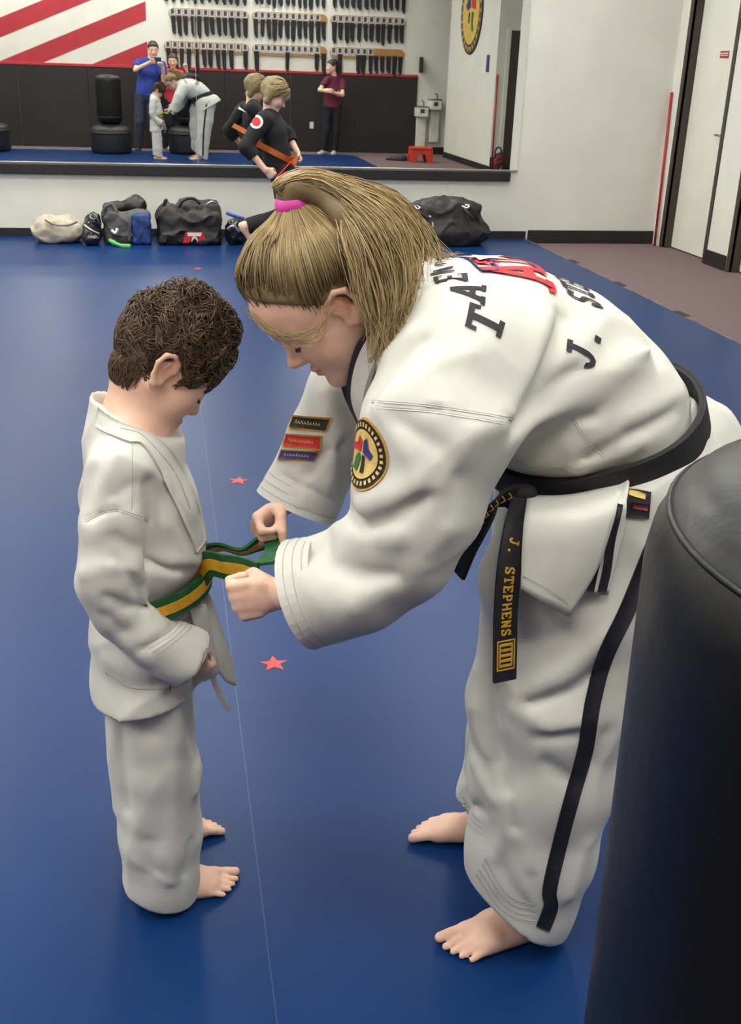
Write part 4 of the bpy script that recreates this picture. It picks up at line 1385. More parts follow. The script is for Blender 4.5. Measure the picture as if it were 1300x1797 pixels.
# belt
bt = bpy.data.objects.new('belt', None); link(bt, boy); bt.empty_display_size = .05
bt['label'] = 'green belt with yellow centre stripe'
tv, tq = F_TOR.mesh((-.26, 1.5, .55), (.14, 1.9, .75), .006)
btor = BVHTree.FromPolygons([tuple(x) for x in tv.tolist()], [tuple(x) for x in tq.tolist()])
def loop_pts(c, e1, e2, bvh, n=72, tilt=None):
    out = []
    for k in range(n):
        a = 2 * math.pi * k / n
        d = unit(e1 * math.cos(a) + e2 * math.sin(a))
        loc, nor, i, dist = bvh.ray_cast(Vector(c), Vector(d), .6)
        out.append((V(loc) if loc is not None else c + d * .1, d))
    return out
def smooth_loop(r, it=3):
    r = np.array(r)
    for _ in range(it): r = (np.roll(r, 1) + r + np.roll(r, -1)) / 3
    return r
def belt_loop(name, mat_, parent, bvh, c, e1, e2, width, off, thick, n=80, wref=.04):
    c = V(c); e1, e2 = unit(e1), unit(e2)
    ax = unit(np.cross(e1, e2))
    rr = []
    dirs = []
    for k in range(n):
        a = 2 * math.pi * k / n
        d = unit(e1 * math.cos(a) + e2 * math.sin(a))
        best = 0
        for z in (-.4, 0, .4):
            loc, nor, i, dist = bvh.ray_cast(Vector(c + ax * z * wref + d * .5), Vector(-d), .5)
            if loc is not None: best = max(best, .5 - dist)
        rr.append(best or .1); dirs.append(d)
    rr = np.maximum(smooth_loop(rr, 4), 0) + off
    vs, fs = [], []
    for k in range(n):
        for a, t in ((-1, 0), (1, 0), (1, 1), (-1, 1)):
            vs.append(c + dirs[k] * (rr[k] + thick * t) + ax * width / 2 * a)
    for k in range(n):
        k2 = (k + 1) % n
        for j in range(4):
            j2 = (j + 1) % 4
            fs.append((k * 4 + j, k2 * 4 + j, k2 * 4 + j2, k * 4 + j2))
    return MB().add(vs, fs, False).build(name, mat_, parent)
bc, b1, b2 = V(-.058, 1.70, .634), V(1, 0, .14), V(0, 1, 0)
belt_loop('green_band', 'belt_green', bt, btor, bc, b1, b2, .040, .004, .006)
belt_loop('yellow_stripe', 'belt_yellow', bt, btor, bc, b1, b2, .0175, .0104, .0018)
def two_tone(pts, side, w=.038):
    ribbon('green_band', 'belt_green', bt, pts, side, w, .005)
    ribbon('yellow_stripe', 'belt_yellow', bt, pts, side, w * .44, .0075)
two_tone([(.030, 1.655, .655), (0.0488, 1.6300, 0.6915), (0.0757, 1.6000, 0.6990), (0.1039, 1.5600, 0.7115), (0.1262, 1.5300, 0.7146)], V(.05, -.2, 1), .046)
two_tone([(.034, 1.70, .66), (0.0438, 1.6700, 0.6943), (0.0773, 1.6800, 0.6965), (0.1095, 1.6800, 0.6884), (0.1391, 1.6800, 0.7010), (0.1638, 1.6800, 0.7105)], [V(.05, -.5, 1), V(.05, -.6, 1), V(.0, -.9, .6), V(.0, -.9, .7), V(0, -.7, 1), V(0, -.5, 1)], .046)
ribbon('green_band', 'belt_green', bt, [(0.1639, 1.6800, 0.7159), (0.1618, 1.6400, 0.7126), (0.1493, 1.5800, 0.7252), (0.1336, 1.5400, 0.7296)], V(1, 0, .2), .034, .005)

# hair: base shell and wavy locks
EARS = [V(-.008, y * .080, .004) for y in (-1, 1)]
F = Field()
F.add(ell(HB(-.006, 0, .046), V(.105, .086, .097) * .86, HB.R), .01)
F.add(ell(HB(.036, 0, .084), V(.052, .062, .040) * .86, HB.R), .02)
F.cut(plane(HB(.0, 0, -.020), HB.R @ V(.36, 0, -.93)), .01)
F.sub(ell(HB(.102, 0, -.020), V(.070, .095, .058) * .86, HB.R), .01)
F.add(ell(HB(-.026, 0, -.026), V(.056, .060, .056) * .86, HB.R), .02)
F.cut(plane(HB(-.06, 0, -.064), HB.R @ V(.50, 0, -.86)), .006)
for e in EARS: F.sub(ell(HB(*(e * V(1, 1.15, 1) + V(.004, 0, -.008))), V(.026, .022, .036) * .86, HB.R), .004)
F.disp(lambda q: .0035 * sn(q, 60, 2.0) + .0025 * sn(q, 140, 5.0))
hb = F.build('hair', 'hair_brown', boy, (-.14, 1.58, .92), (.16, 1.84, 1.2), .004, np.ones(3) * .8)
g = np.random.default_rng(5)
D_ = rand_dirs(18000, 8)
paths = []
for d in D_:
    q = scalp(d, 0)
    if .36 * q[0] - .93 * (q[2] + .026) > .002 or (q[0] > .040 and q[2] < .045) or (q[0] > .02 and q[2] < -.002): continue
    if len(paths) >= 4600: break
    # waves: the lie of the hair turns smoothly over the head
    w1 = math.sin(9 * d[0] + 4 * d[2] + 1.0) + .6 * math.sin(14 * d[1] - 7 * d[2])
    tdir = unit(V(.55, d[1] * .6, -.65) + g.normal(size=3) * .16)
    tdir = unit(tdir - d * (tdir @ d))
    sd = np.cross(d, tdir)
    tdir = unit(tdir + sd * .75 * w1)
    sd = np.cross(d, tdir)
    ph, am = 5 * w1 + g.uniform(-.5, .5), g.uniform(.05, .13)
    L = g.uniform(.26, .46)
    top = max(0, d[2]) ** 2
    lift = .003 + .017 * top * (1 + .9 * math.sin(11 * d[0] + 5 * d[1])) + .004 * max(0, w1)
    pts = []
    for i in range(8):
        t = i / 7
        dd = unit(d + tdir * L * t + sd * am * math.sin(ph + t * 4.5))
        pts.append(scalp(dd, .0105 + .011 * max(0, dd[2]) - .004 * max(0, dd[0]) + lift * math.sin(math.pi * min(1, t * 1.1)) + g.uniform(0, .0015)))
    pts = np.array(pts)
    if min(np.linalg.norm((pts - e) / V(1, 1, 1.25), axis=1).min() for e in EARS) < .027: continue
    if (pts[:, 2] < -.062).any() or ((pts[:, 0] > .03) & (pts[:, 2] < .0)).any(): continue
    paths.append([HB(*p) for p in pts])
for d in rand_dirs(2600, 31):      # short hair on the nape
    if d[0] > -.15 or d[2] > .55: continue
    q0 = V(-.026, 0, -.026) + d * V(.056, .060, .056)
    if q0[2] < -.064 + .58 * (q0[0] + .06) or q0[2] > .03: continue
    tg = unit(V(.1, .2 * d[1], -1) + g.normal(size=3) * .2); tg = unit(tg - d * (tg @ d))
    paths.append([HB(*(q0 + tg * .024 * t + d * (.001 + .003 * math.sin(math.pi * t)))) for t in np.linspace(0, 1, 8)])
strands('curls', 'hair_brown', hb, paths, .0010, .5, (.6, 1.7))

# ------------------------------------------------------------------ the instructor (faces -x, bent forward)
wom = person('person', 'blonde barefoot woman in white uniform and black belt bending to tie a belt')
wp = math.radians(40)
HH = Fr((.236, 1.57, 1.141), (-math.cos(wp), -.02, -math.sin(wp)), (-.6, -.02, .8), 1.01)
wp = math.radians(44)
HW = Fr((.240, 1.57, 1.140), (-math.cos(wp), -.02, -math.sin(wp)), (-.6, -.02, .8), .945)
F = Field()
head(F, HW, brow=True)
F.add(cone(HW(-.030, 0, -.035), (.365, 1.57, 1.105), .054, .060), .03)
F.add(econe((.40, 1.57, 1.09), (.52, 1.57, 1.06), (.15, .08), (.15, .10), (0, 1, 0)), .04)
F.add(econe((.52, 1.57, 1.06), (.66, 1.57, .96), (.15, .10), (.135, .11), (0, 1, 0)), .04)
F.add(econe((.66, 1.57, .96), (.72, 1.57, .87), (.135, .11), (.15, .12), (0, 1, 0)), .04)
nsh, nel, nwr = V(.40, 1.42, 1.08), V(.322, 1.378, .818), V(.165, 1.435, .728)
fsh, fel, fwr = V(.38, 1.72, 1.06), V(.285, 1.765, .90), V(.205, 1.735, .765)
F.chain([(nsh, .052), (nel, .040)], .03).chain([(nel, .040), (nwr, .027)], .02)
F.chain([(fsh, .052), (fel, .040)], .03).chain([(fel, .040), (fwr, .027)], .02)
hand(F, nwr + V(-.012, .012, -.005), V(-.88, .38, -.30), V(.15, .95, -.1), V(.2, .15, 1), .92, (62, 80, 50), .75)
hand(F, fwr + V(-.010, -.006, -.006), V(-.62, -.42, -.30), V(.35, -.75, -.55), V(-.35, -.5, .7), .92, (60, 80, 50), .75)
WN, WF = V(.612, 1.432, .085), V(.625, 1.690, .085)
F.chain([(V(.71, 1.47, .85), .10), (V(.635, 1.435, .46), .062), (WN, .036)], .03)
F.chain([(V(.71, 1.67, .85), .10), (V(.67, 1.69, .46), .062), (WF, .036)], .03)
foot(F, WN, (-1, -.18, 0), (0, 1, 0), .88)
foot(F, WF, (-1, .26, 0), (0, -1, 0), .90)
F.cut(plane((0, 0, 0), (0, 0, -1)), .003)
body = F.build('body', 'skin', wom, (.02, 1.25, -.01), (.95, 1.95, 1.32), .0034, face_color(HW, lip=(.90, .58, .56), brow=(.62, .48, .36)), smooth=2)
lashes(HW, body, .0023)

# trousers
F = Field()
F.loft([((.71, 1.57, .93), .150, .125), ((.735, 1.57, .87), .185, .150), ((.72, 1.57, .80), .20, .155)], (0, 1, 0), .03)
F.loft([((.690, 1.465, .86), .160, .104), ((.635, 1.45, .70), .158, .108), ((.612, 1.44, .50), .140, .108), ((.607, 1.435, .35), .127, .102), ((.595, 1.432, .20), .112, .098), ((.583, 1.432, .09), .100, .094), ((.575, 1.432, -.02), .096, .090)], (1, 0, 0), .03)
F.loft([((.715, 1.68, .86), .155, .110), ((.700, 1.69, .60), .130, .105), ((.672, 1.692, .40), .112, .10), ((.655, 1.692, .25), .104, .094), ((.640, 1.690, .10), .097, .09), ((.632, 1.690, -.02), .095, .088)], (1, 0, 0), .02)
F.cut(plane((.687, 1.57, .930), V(-.379, -.137, .914)), .004)
F.cut(plane((.575, 1.43, .085), V(-.72, .0, -1)), .004)
for c, r in ((V(.58, 1.432, .0), .070), (V(.635, 1.690, .0), .068)):
    F.sub(cone(c + V(-.06, 0, -.06), c + V(.02, 0, .08), r), .005)
F.disp(lambda q: .003 * sn(q, 17, 2.0) - .005 * rn(q * np.float32([1, 1, .6]), 13, 2.0))
S_ = F.snap
for pts, a, w in (([(0.5198, 1.3800, 0.5583), (0.5849, 1.3600, 0.5969), (0.6484, 1.3600, 0.6589)], 0.0175, 0.0180), ([(0.5379, 1.3600, 0.5483), (0.6027, 1.3600, 0.5640), (0.6417, 1.3600, 0.5976)], -0.0157, 0.0120),
                  ([(0.5099, 1.3600, 0.5454), (0.5709, 1.3600, 0.5026), (0.6282, 1.3600, 0.5082)], 0.0157, 0.0180), ([(0.5585, 1.3600, 0.4819), (0.6215, 1.3600, 0.4815)], -0.0140, 0.0120),
                  ([(0.4936, 1.4000, 0.5479), (0.5139, 1.4000, 0.4192), (0.5514, 1.4000, 0.2743)], -0.0175, 0.0120), ([(0.5332, 1.3800, 0.3515), (0.5696, 1.3800, 0.2277), (0.6017, 1.3800, 0.1098)], 0.0175, 0.0180), ([(0.5158, 1.4000, 0.3962), (0.5370, 1.4000, 0.2639), (0.5204, 1.4000, 0.2168)], 0.0175, 0.0160),
                  ([(0.5204, 1.4000, 0.2168), (0.5504, 1.3800, 0.1552), (0.5869, 1.3800, 0.0989)], -0.0105, 0.0100), ([(0.6908, 1.4000, 0.4477), (0.6772, 1.4000, 0.3914)], -0.0140, 0.0140), ([(0.6869, 1.4000, 0.2213), (0.6677, 1.4000, 0.1086)], 0.0123, 0.0140),
                  ([(0.5782, 1.3600, 0.4302), (0.6216, 1.3600, 0.3918)], -0.0105, 0.0160), ([(0.5848, 1.3800, 0.1759), (0.6083, 1.3800, 0.0959)], -0.0140, 0.0100), ([(0.5045, 1.3600, 0.6591), (0.5766, 1.3600, 0.6740)], -0.0088, 0.0200),
                  ([(0.5236, 1.6000, 0.3765), (0.5636, 1.6000, 0.2844)], 0.0140, 0.0140), ([(0.5282, 1.6000, 0.4615), (0.5249, 1.6000, 0.3888)], 0.0175, 0.0140), ([(0.5233, 1.6200, 0.2217), (0.5637, 1.6200, 0.1365)], -0.0140, 0.0120), ([(0.5442, 1.6200, 0.2460), (0.5849, 1.6200, 0.1615)], 0.0140, 0.0140)):
    F.fold(S_(pts), a, w)
F.cut(plane((0, 0, .004), (0, 0, -1)), .004)
trs = F.build('trousers', 'gi_cotton', wom, (.40, 1.28, -.02), (.98, 1.84, 1.06), .0052)
bt_ = BV[trs.name]
drape_strip('side_stripe', 'letter_black', trs, bt_, [(0.7072, 1.3600, 0.8124), (0.6799, 1.3600, 0.7070), (0.6542, 1.3600, 0.6278), (0.6433, 1.3600, 0.5446), (0.6402, 1.3600, 0.4465), (0.6285, 1.3600, 0.3565), (0.6175, 1.3600, 0.2630), (0.6091, 1.3600, 0.1654), (0.6152, 1.3600, 0.1265), (0.6100, 1.3700, 0.0659)], .024, .0022)
drape_strip('side_stripe', 'letter_black', trs, bt_, [(.73, 1.80, .84), (.70, 1.80, .65), (.675, 1.80, .45), (.66, 1.80, .25), (.65, 1.79, .06)], .026, .0022, direction=(0, -1, 0))
for k in range(4):
    drape_strip('hem_stitch', 'gi_stitch', trs, bt_, [PK((0.4885, 1.4000, 0.1771), (0.4928, 1.4000, 0.1878), k), PK((0.5182, 1.3700, 0.1332), (0.5202, 1.3700, 0.1456), k), PK((0.5535, 1.3600, 0.1069), (0.5523, 1.3600, 0.1199), k), PK((0.5912, 1.3600, 0.0938), (0.5900, 1.3600, 0.1069), k)], .0022, .0009)
for k in range(3):
    drape_strip('hem_stitch', 'gi_stitch', trs, bt_, [PK((0.5285, 1.6600, 0.1147), (0.5324, 1.6600, 0.1268), k), PK((0.5462, 1.6400, 0.0866), (0.5488, 1.6400, 0.0989), k), PK((0.5696, 1.6200, 0.0734), (0.5686, 1.6200, 0.0876), k)], .0022, .0009)

# jacket
F = Field()
F.loft([((.362, 1.57, 1.105), .100, .075), ((.415, 1.57, 1.095), .185, .105), ((.50, 1.57, 1.072), .188, .128), ((.585, 1.57, 1.025), .176, .142), ((.660, 1.57, .960), .164, .146), ((.715, 1.57, .900), .175, .150)], (0, 1, 0), .03)
F.add(econe((.47, 1.57, 1.0), (.60, 1.57, .93), (.15, .08), (.14, .06), (0, 1, 0)), .05)
F.cut(plane((.687 + .009, 1.57, .939 - .020), V(.379, .137, -.914)), .006)
F.sub(cone((.30, 1.57, 1.10), (.375, 1.57, 1.10), .062, .055), .012)
F_TOR = Field(); F_TOR.ops = list(F.ops)
near = [(V(.425, 1.45, 1.085), .105), (V(.370, 1.395, 1.00), .108), (V(.342, 1.378, .90), .096), (V(.318, 1.376, .825), .082), (V(.262, 1.388, .772), .076), (V(.185, 1.420, .735), .082)]
far = [(V(.395, 1.70, 1.065), .095), (V(.310, 1.755, .945), .078), (V(.265, 1.765, .86), .068), (V(.212, 1.745, .745), .072)]
for arm in (near, far):
    F.chain(arm, .012, .028)
for arm, r in ((near, .060), (far, .048)):
    c0 = arm[-1][0]
    dd = unit(c0 - arm[-2][0])
    F.sub(cone(c0 + dd * .085, c0 + dd * .062, .12), .004) if False else None
    F.cut(plane(c0 + dd * .018, dd), .006) if False else None
    F.sub(rbox(c0 - dd * .008 + dd * .08, (.11, .11, .08), frame_z(dd), .002), .002)
    F.sub(cone(c0 + dd * .06, c0 - dd * .03, r * 1.1, r * .9), .003)
F.disp(lambda q: .003 * sn(q, 15, 6.0) - .005 * rn(q, 12, 6.0) + .012 * np.exp(-(((q - np.float32([.687, 1.57, .939])) @ np.float32([-.379, -.137, .914])) / .034) ** 2) * (q[:, 0] > .47))
S_ = F.snap
for pts, a, w in (([(0.5399, 1.4000, 1.1532), (0.5173, 1.3800, 1.1017), (0.4898, 1.3600, 1.0587), (0.4714, 1.3600, 1.0136)], -0.0281, 0.0140), ([(0.5190, 1.4000, 1.1533), (0.4859, 1.3600, 1.0994), (0.4521, 1.3400, 1.0411)], 0.0175, 0.0220),
                  ([(0.4882, 1.4000, 0.9871), (0.5577, 1.3800, 1.0388), (0.6376, 1.4000, 1.0862), (0.7190, 1.4500, 1.1063)], 0.0211, 0.0200), ([(0.5036, 1.4000, 0.9604), (0.5615, 1.3800, 1.0046), (0.5986, 1.3800, 1.0208)], -0.0211, 0.0140),
                  ([(0.5228, 1.4000, 0.9420), (0.5989, 1.3800, 0.9819), (0.6573, 1.4000, 1.0043), (0.7587, 1.4500, 1.0264)], 0.0175, 0.0180), ([(0.5702, 1.3800, 1.0044), (0.6012, 1.3800, 0.9992), (0.6078, 1.3800, 1.0163), (0.5889, 1.3800, 1.0296)], 0.0123, 0.0100),
                  ([(0.5770, 1.4000, 0.9311), (0.6463, 1.4000, 0.9513), (0.6898, 1.4200, 0.9610)], 0.0157, 0.0140), ([(0.5423, 1.4000, 0.9234), (0.6187, 1.4000, 0.9567)], -0.0157, 0.0120), ([(0.6608, 1.4000, 0.9777), (0.7582, 1.4500, 0.9993)], -0.0140, 0.0120),
                  ([(0.7250, 1.5000, 1.0940), (0.7344, 1.4800, 1.0633)], -0.0105, 0.0100), ([(0.4870, 1.4000, 1.0001), (0.5215, 1.3800, 1.0605), (0.5611, 1.3800, 1.0846)], -0.0140, 0.0120), ([(0.6248, 1.4500, 1.1413), (0.5588, 1.4000, 1.0958)], 0.0123, 0.0200),
                  # sleeve
                  ([(0.2376, 1.3400, 0.8979), (0.2606, 1.3100, 0.8883), (0.2976, 1.3000, 0.9078), (0.3345, 1.3100, 0.9316)], -0.0281, 0.0140), ([(0.2537, 1.3200, 0.9141), (0.2884, 1.3000, 0.9375), (0.3192, 1.3000, 0.9528)], 0.0211, 0.0180), ([(0.2214, 1.3600, 0.8640), (0.2570, 1.3300, 0.8624), (0.3011, 1.3100, 0.8735)], 0.0246, 0.0180),
                  ([(0.1974, 1.3600, 0.8342), (0.2126, 1.3500, 0.8157), (0.2506, 1.3300, 0.8053), (0.2956, 1.3100, 0.8125)], -0.0211, 0.0160), ([(0.1756, 1.3800, 0.8171), (0.2070, 1.3700, 0.8336), (0.2093, 1.3600, 0.8602)], -0.0175, 0.0140), ([(0.2454, 1.3400, 0.7550), (0.3038, 1.3100, 0.8120), (0.3657, 1.3100, 0.8790)], 0.0175, 0.0240),
                  ([(0.2724, 1.3200, 1.0518), (0.3093, 1.3000, 0.9938), (0.3443, 1.3000, 0.9268)], 0.0105, 0.0200), ([(0.3509, 1.3000, 0.9515), (0.3936, 1.3000, 1.0233), (0.4309, 1.3200, 1.0277)], 0.0140, 0.0200), ([(0.2940, 1.3100, 1.0387), (0.3558, 1.3000, 1.0004), (0.3743, 1.3000, 0.9589)], -0.0088, 0.0160),
                  ([(0.2632, 1.3800, 1.0818), (0.2932, 1.3600, 1.1182), (0.3202, 1.3800, 1.1362)], 0.0175, 0.0180), ([(0.2680, 1.3600, 1.0635), (0.2973, 1.3400, 1.1078), (0.3315, 1.3600, 1.1331)], -0.0157, 0.0120), ([(0.2893, 1.3300, 1.0641), (0.3412, 1.3300, 1.1098), (0.4036, 1.3600, 1.1166)], 0.0105, 0.0200),
                  ([(0.2661, 1.3600, 1.0500), (0.3420, 1.3200, 1.0533), (0.4633, 1.3500, 1.0229)], -0.0088, 0.0050), ([(0.2659, 1.3600, 1.0564), (0.3416, 1.3200, 1.0596), (0.4644, 1.3500, 1.0295)], 0.0070, 0.0060),
                  # far sleeve
                  ([(0.2272, 1.6800, 0.8296), (0.2559, 1.6800, 0.8697), (0.2801, 1.6800, 0.8791)], -0.0123, 0.0120), ([(0.2495, 1.6800, 0.9697), (0.2699, 1.6800, 0.8997), (0.2617, 1.6800, 0.8179)], 0.0175, 0.0140), ([(0.2783, 1.6800, 0.9592), (0.3035, 1.6800, 0.9189)], -0.0175, 0.0140), ([(0.1835, 1.6800, 0.8208), (0.2325, 1.6800, 0.7981), (0.2724, 1.6800, 0.7753)], -0.0070, 0.0060)):
    F.fold(S_(pts), a, w)
jk = F.build('jacket', 'gi_cotton', wom, (.08, 1.20, .58), (.92, 1.90, 1.30), .0048)
bj = BV[jk.name]
for arm in (near, far):
    c0 = arm[-1][0]
    dd = unit(c0 - arm[-2][0])
    cuff(jk, c0 - dd * .046, dd, arm[-1][1] - .004, arm[-1][1] + .004, .050)
for sd in (-1, 1):    # collar
    ribbon('collar', 'gi_cotton', jk, [(.405, 1.57, 1.195), (.375, 1.57 + sd * .055, 1.19), (.325, 1.57 + sd * .082, 1.145), (.285, 1.57 + sd * .078, 1.085), (.275, 1.57 + sd * .055, 1.01), (.30, 1.57 + sd * .02, .94)],
           [V(-.8, 0, .5), V(-.8, -sd * .2, .5), V(-.6, -sd * .6, .4), V(-.5, -sd * .8, 0), V(-.3, -sd * .9, 0), V(-.2, -sd, 0)], .042, .009, 7)
    ribbon('collar_edge', 'letter_black', jk, [(.298, 1.57 + sd * .071, 1.125), (.274, 1.57 + sd * .062, 1.085), (.268, 1.57 + sd * .036, 1.01), (.296, 1.57 + sd * .0, .94)],
           [V(-.6, -sd * .6, .3), V(-.5, -sd * .8, 0), V(-.3, -sd * .9, 0), V(-.2, -sd, 0)], .010, .010, 7)
drape_strip('seam', 'gi_stitch', jk, bj, [(0.2660, 1.3600, 1.0524), (0.3419, 1.3200, 1.0556), (0.4639, 1.3500, 1.0254)], .0026, .0012)
drape_strip('seam', 'gi_stitch', jk, bj, [(0.2663, 1.3600, 1.0443), (0.3423, 1.3200, 1.0477), (0.4622, 1.3500, 1.0171)], .0026, .0012)
drape_strip('seam', 'gi_stitch', jk, bj, [(0.5649, 1.3800, 1.0131), (0.5901, 1.3800, 0.9821), (0.6198, 1.3800, 0.9548)], .0030, .0012)

# lettering on the back, wrapped round the torso
AX = [V(.36, 1.57, 1.075), V(.46, 1.57, 1.06), V(.56, 1.57, 1.02), V(.66, 1.57, .95)]
AXC = catmull(AX, 10)
AXL = np.concatenate([[0], np.cumsum([np.linalg.norm(b - a) for a, b in zip(AXC[:-1], AXC[1:])])])
def back_wrap(RR=.165):
    def w(p):
        """p = (t across the back from her left, s towards the waist)"""
        s_ = p[1]
        c = V(*[np.interp(s_, AXL, [q[k] for q in AXC]) for k in range(3)])
        c2 = V(*[np.interp(s_ + .01, AXL, [q[k] for q in AXC]) for k in range(3)])
        c1 = V(*[np.interp(s_ - .01, AXL, [q[k] for q in AXC]) for k in range(3)])
        ax = unit(c2 - c1)
        nb = unit(V(0, 0, 1) - ax * ax[2])
        th = p[0] / RR
        d = nb * math.cos(th) + V(0, 1, 0) * math.sin(th)
        return c + d * .12, -d
    return w
GL = {  # slab letters on a 1 x 1.2 box, as strokes (polygons)
 'T': [[(.0, 1.2), (1, 1.2), (1, .82), (.85, .82), (.85, 1.0), (.15, 1.0), (.15, .82), (0, .82)], [(.38, 1.02), (.62, 1.02), (.62, .0), (.38, .0)], [(.2, 0), (.8, 0), (.8, .18), (.2, .18)]],
 'A': [[(.02, 0), (.24, 0), (.60, 1.2), (.38, 1.2)], [(.98, 0), (.76, 0), (.40, 1.2), (.62, 1.2)], [(.24, .32), (.76, .32), (.72, .52), (.28, .52)], [(-.08, 0), (.34, 0), (.34, .15), (-.08, .15)], [(.66, 0), (1.08, 0), (1.08, .15), (.66, .15)]],
 'E': [[(.1, 0), (.34, 0), (.34, 1.2), (.1, 1.2)], [(0, 0), (.95, 0), (.95, .34), (.8, .34), (.8, .18), (0, .18)], [(0, 1.02), (.8, 1.02), (.8, .88), (.95, .88), (.95, 1.2), (0, 1.2)], [(.3, .52), (.7, .52), (.7, .70), (.3, .70)]],
 'K': [[(.1, 0), (.34, 0), (.34, 1.2), (.1, 1.2)], [(.3, .45), (.75, 1.2), (1.0, 1.2), (.42, .45)], [(.42, .62), (.6, .78), (1.02, 0), (.76, 0)]],
 'W': [[(0, 1.2), (.2, 1.2), (.34, 0), (.20, 0)], [(.2, 0), (.34, 0), (.55, .9), (.45, .9)], [(.45, .9), (.55, .9), (.80, 0), (.66, 0)], [(.80, 1.2), (1.0, 1.2), (.80, 0), (.66, 0)]],
 'O': [[(.5 + .5 * math.cos(a), .6 + .6 * math.sin(a)) for a in [math.pi * 2 * k / 20 for k in range(21)]] + [(.5 + .27 * math.cos(a), .6 + .4 * math.sin(a)) for a in [math.pi * 2 * k / 20 for k in range(20, -1, -1)]]],
 'N': [[(.05, 0), (.28, 0), (.28, 1.2), (.05, 1.2)], [(.72, 0), (.95, 0), (.95, 1.2), (.72, 1.2)], [(.05, 1.2), (.3, 1.2), (.95, 0), (.7, 0)]],
 'D': [[(.05, 0), (.28, 0), (.28, 1.2), (.05, 1.2)], [(.28, 1.2), (.6, 1.2), (.9, 1.0), (1, .6), (.9, .2), (.6, 0), (.28, 0), (.28, .2), (.55, .2), (.7, .32), (.76, .6), (.7, .88), (.55, 1.0), (.28, 1.0)]],
 'J': [[(.62, 1.2), (.86, 1.2), (.86, .36), (.78, .14), (.6, .0), (.36, .0), (.18, .14), (.1, .36), (.34, .36), (.38, .26), (.5, .2), (.6, .28), (.62, .4)], [(.4, 1.2), (1.02, 1.2), (1.02, 1.02), (.4, 1.02)]],
 '.': [[(.3, 0), (.62, 0), (.62, .26), (.3, .26)]],
 'S': [[(.92, .88), (.7, .88), (.62, 1.0), (.45, 1.02), (.3, .94), (.3, .8), (.42, .72), (.75, .62), (.95, .46), (.95, .22), (.78, .04), (.5, -.02), (.26, .06), (.24, 0), (.06, 0), (.06, .38), (.26, .38), (.36, .22), (.52, .16), (.68, .22), (.7, .34), (.6, .44), (.28, .54), (.08, .70), (.08, .96), (.24, 1.16), (.48, 1.22), (.72, 1.14), (.76, 1.2), (.92, 1.2)]],
 'P': [[(.1, 0), (.34, 0), (.34, 1.2), (.1, 1.2)], [(.34, 1.2), (.7, 1.2), (.92, 1.06), (.95, .82), (.9, .6), (.7, .46), (.34, .46), (.34, .64), (.62, .64), (.72, .74), (.72, .92), (.62, 1.02), (.34, 1.02)], [(0, 0), (.46, 0), (.46, .15), (0, .15)]],
 'H': [[(.05, 0), (.28, 0), (.28, 1.2), (.05, 1.2)], [(.72, 0), (.95, 0), (.95, 1.2), (.72, 1.2)], [(.28, .5), (.72, .5), (.72, .7), (.28, .7)]],
}
def back_text(name, parent, bvh, txt, t0, pitch, s0, hgt, arc=0.0, wid=.75, mt='letter_black', off=.0022):
    wr = back_wrap()
    n = len(txt)
    for i, ch in enumerate(txt):
        if ch not in GL: continue
        tc = t0 + i * pitch
        u = (i - (n - 1) / 2) / ((n - 1) / 2)
        sc_ = s0 - arc * (1 - u * u)
        rot = -arc * 2 * u / ((n - 1) / 2 * pitch) * .8
        m = MB()
        cr, sr = math.cos(rot), math.sin(rot)
        for poly in GL[ch]:
            pl = []
            for x, y in poly:
                a, b = (x - .5) * pitch * wid, -(y / 1.2 - .5) * hgt
                pl.append((tc + a * cr - b * sr, sc_ + a * sr + b * cr))
            drape_poly(m, bvh, pl, 0, 0, 0, off, res=.008, wrap=wr)
        m.build(name, mt, parent)
back_text('letter', jk, bj, 'TAEKWON DO', -.190, .0418, .050, .046, .040)
back_text('letter', jk, bj, 'J. STEPHENS', -.190, .0345, .186, .042, 0.0, .82)
# emblem between the two lines
def back_poly(mt, polys, off, name='emblem_piece'):
    m = MB()
    for pl in polys: drape_poly(m, bj, pl, 0, 0, 0, off, res=.008, wrap=back_wrap())
    m.build(name, mt, jk)
lt = lambda x0, w, ch: [[(x0 + (x - .5) * w, .108 - (y / 1.2 - .5) * .075) for x, y in pl] for pl in GL[ch]]
back_poly('logo_red', lt(-.070, .074, 'A') + lt(.050, .074, 'A') + lt(-.010, .060, 'T'), .0036)
back_poly('logo_blue', [[(-.090, .066), (.090, .066), (.074, .088), (-.074, .088)]], .0046)
stp = [(.030 * (1 if k % 2 == 0 else .42) * math.sin(math.pi * k / 5), .084 - .030 * (1 if k % 2 == 0 else .42) * math.cos(math.pi * k / 5)) for k in range(10)]
back_poly('logo_white', [stp], .0058, 'emblem_star')

# patches on the sleeves
def disc_patch(parent, bvh, c, u, v, r, mt, off, name, n=40, rings=6, sq=1.0, r0=0.0):
    vs, fs = [], []
    for i in range(rings + 1):
        rr = r0 + (r - r0) * i / rings
        for k in range(n):
            a = 2 * math.pi * k / n
            p = V(c) + V(u) * rr * math.cos(a) + V(v) * rr * sq * math.sin(a)
            l, nn = hit(bvh, p, PD)
            vs.append(l + nn * off)
    for i in range(rings):
        for k in range(n):
            k2 = (k + 1) % n
            fs.append((i * n + k, i * n + k2, (i + 1) * n + k2, (i + 1) * n + k))
    return MB().add(vs, fs, True).build(name, mt, parent)
pc = V((0.2589, 1.3600, 0.9765))
PD = unit(V(.78, .58, -.16))       # the patch sits on the outer front of the sleeve
pu = unit(np.cross(PD, V(0, 0, 1))); pv = unit(np.cross(pu, PD))
pt = disc_patch(jk, bj, pc, pu, pv, .0505, 'gold', .0020, 'round_patch')
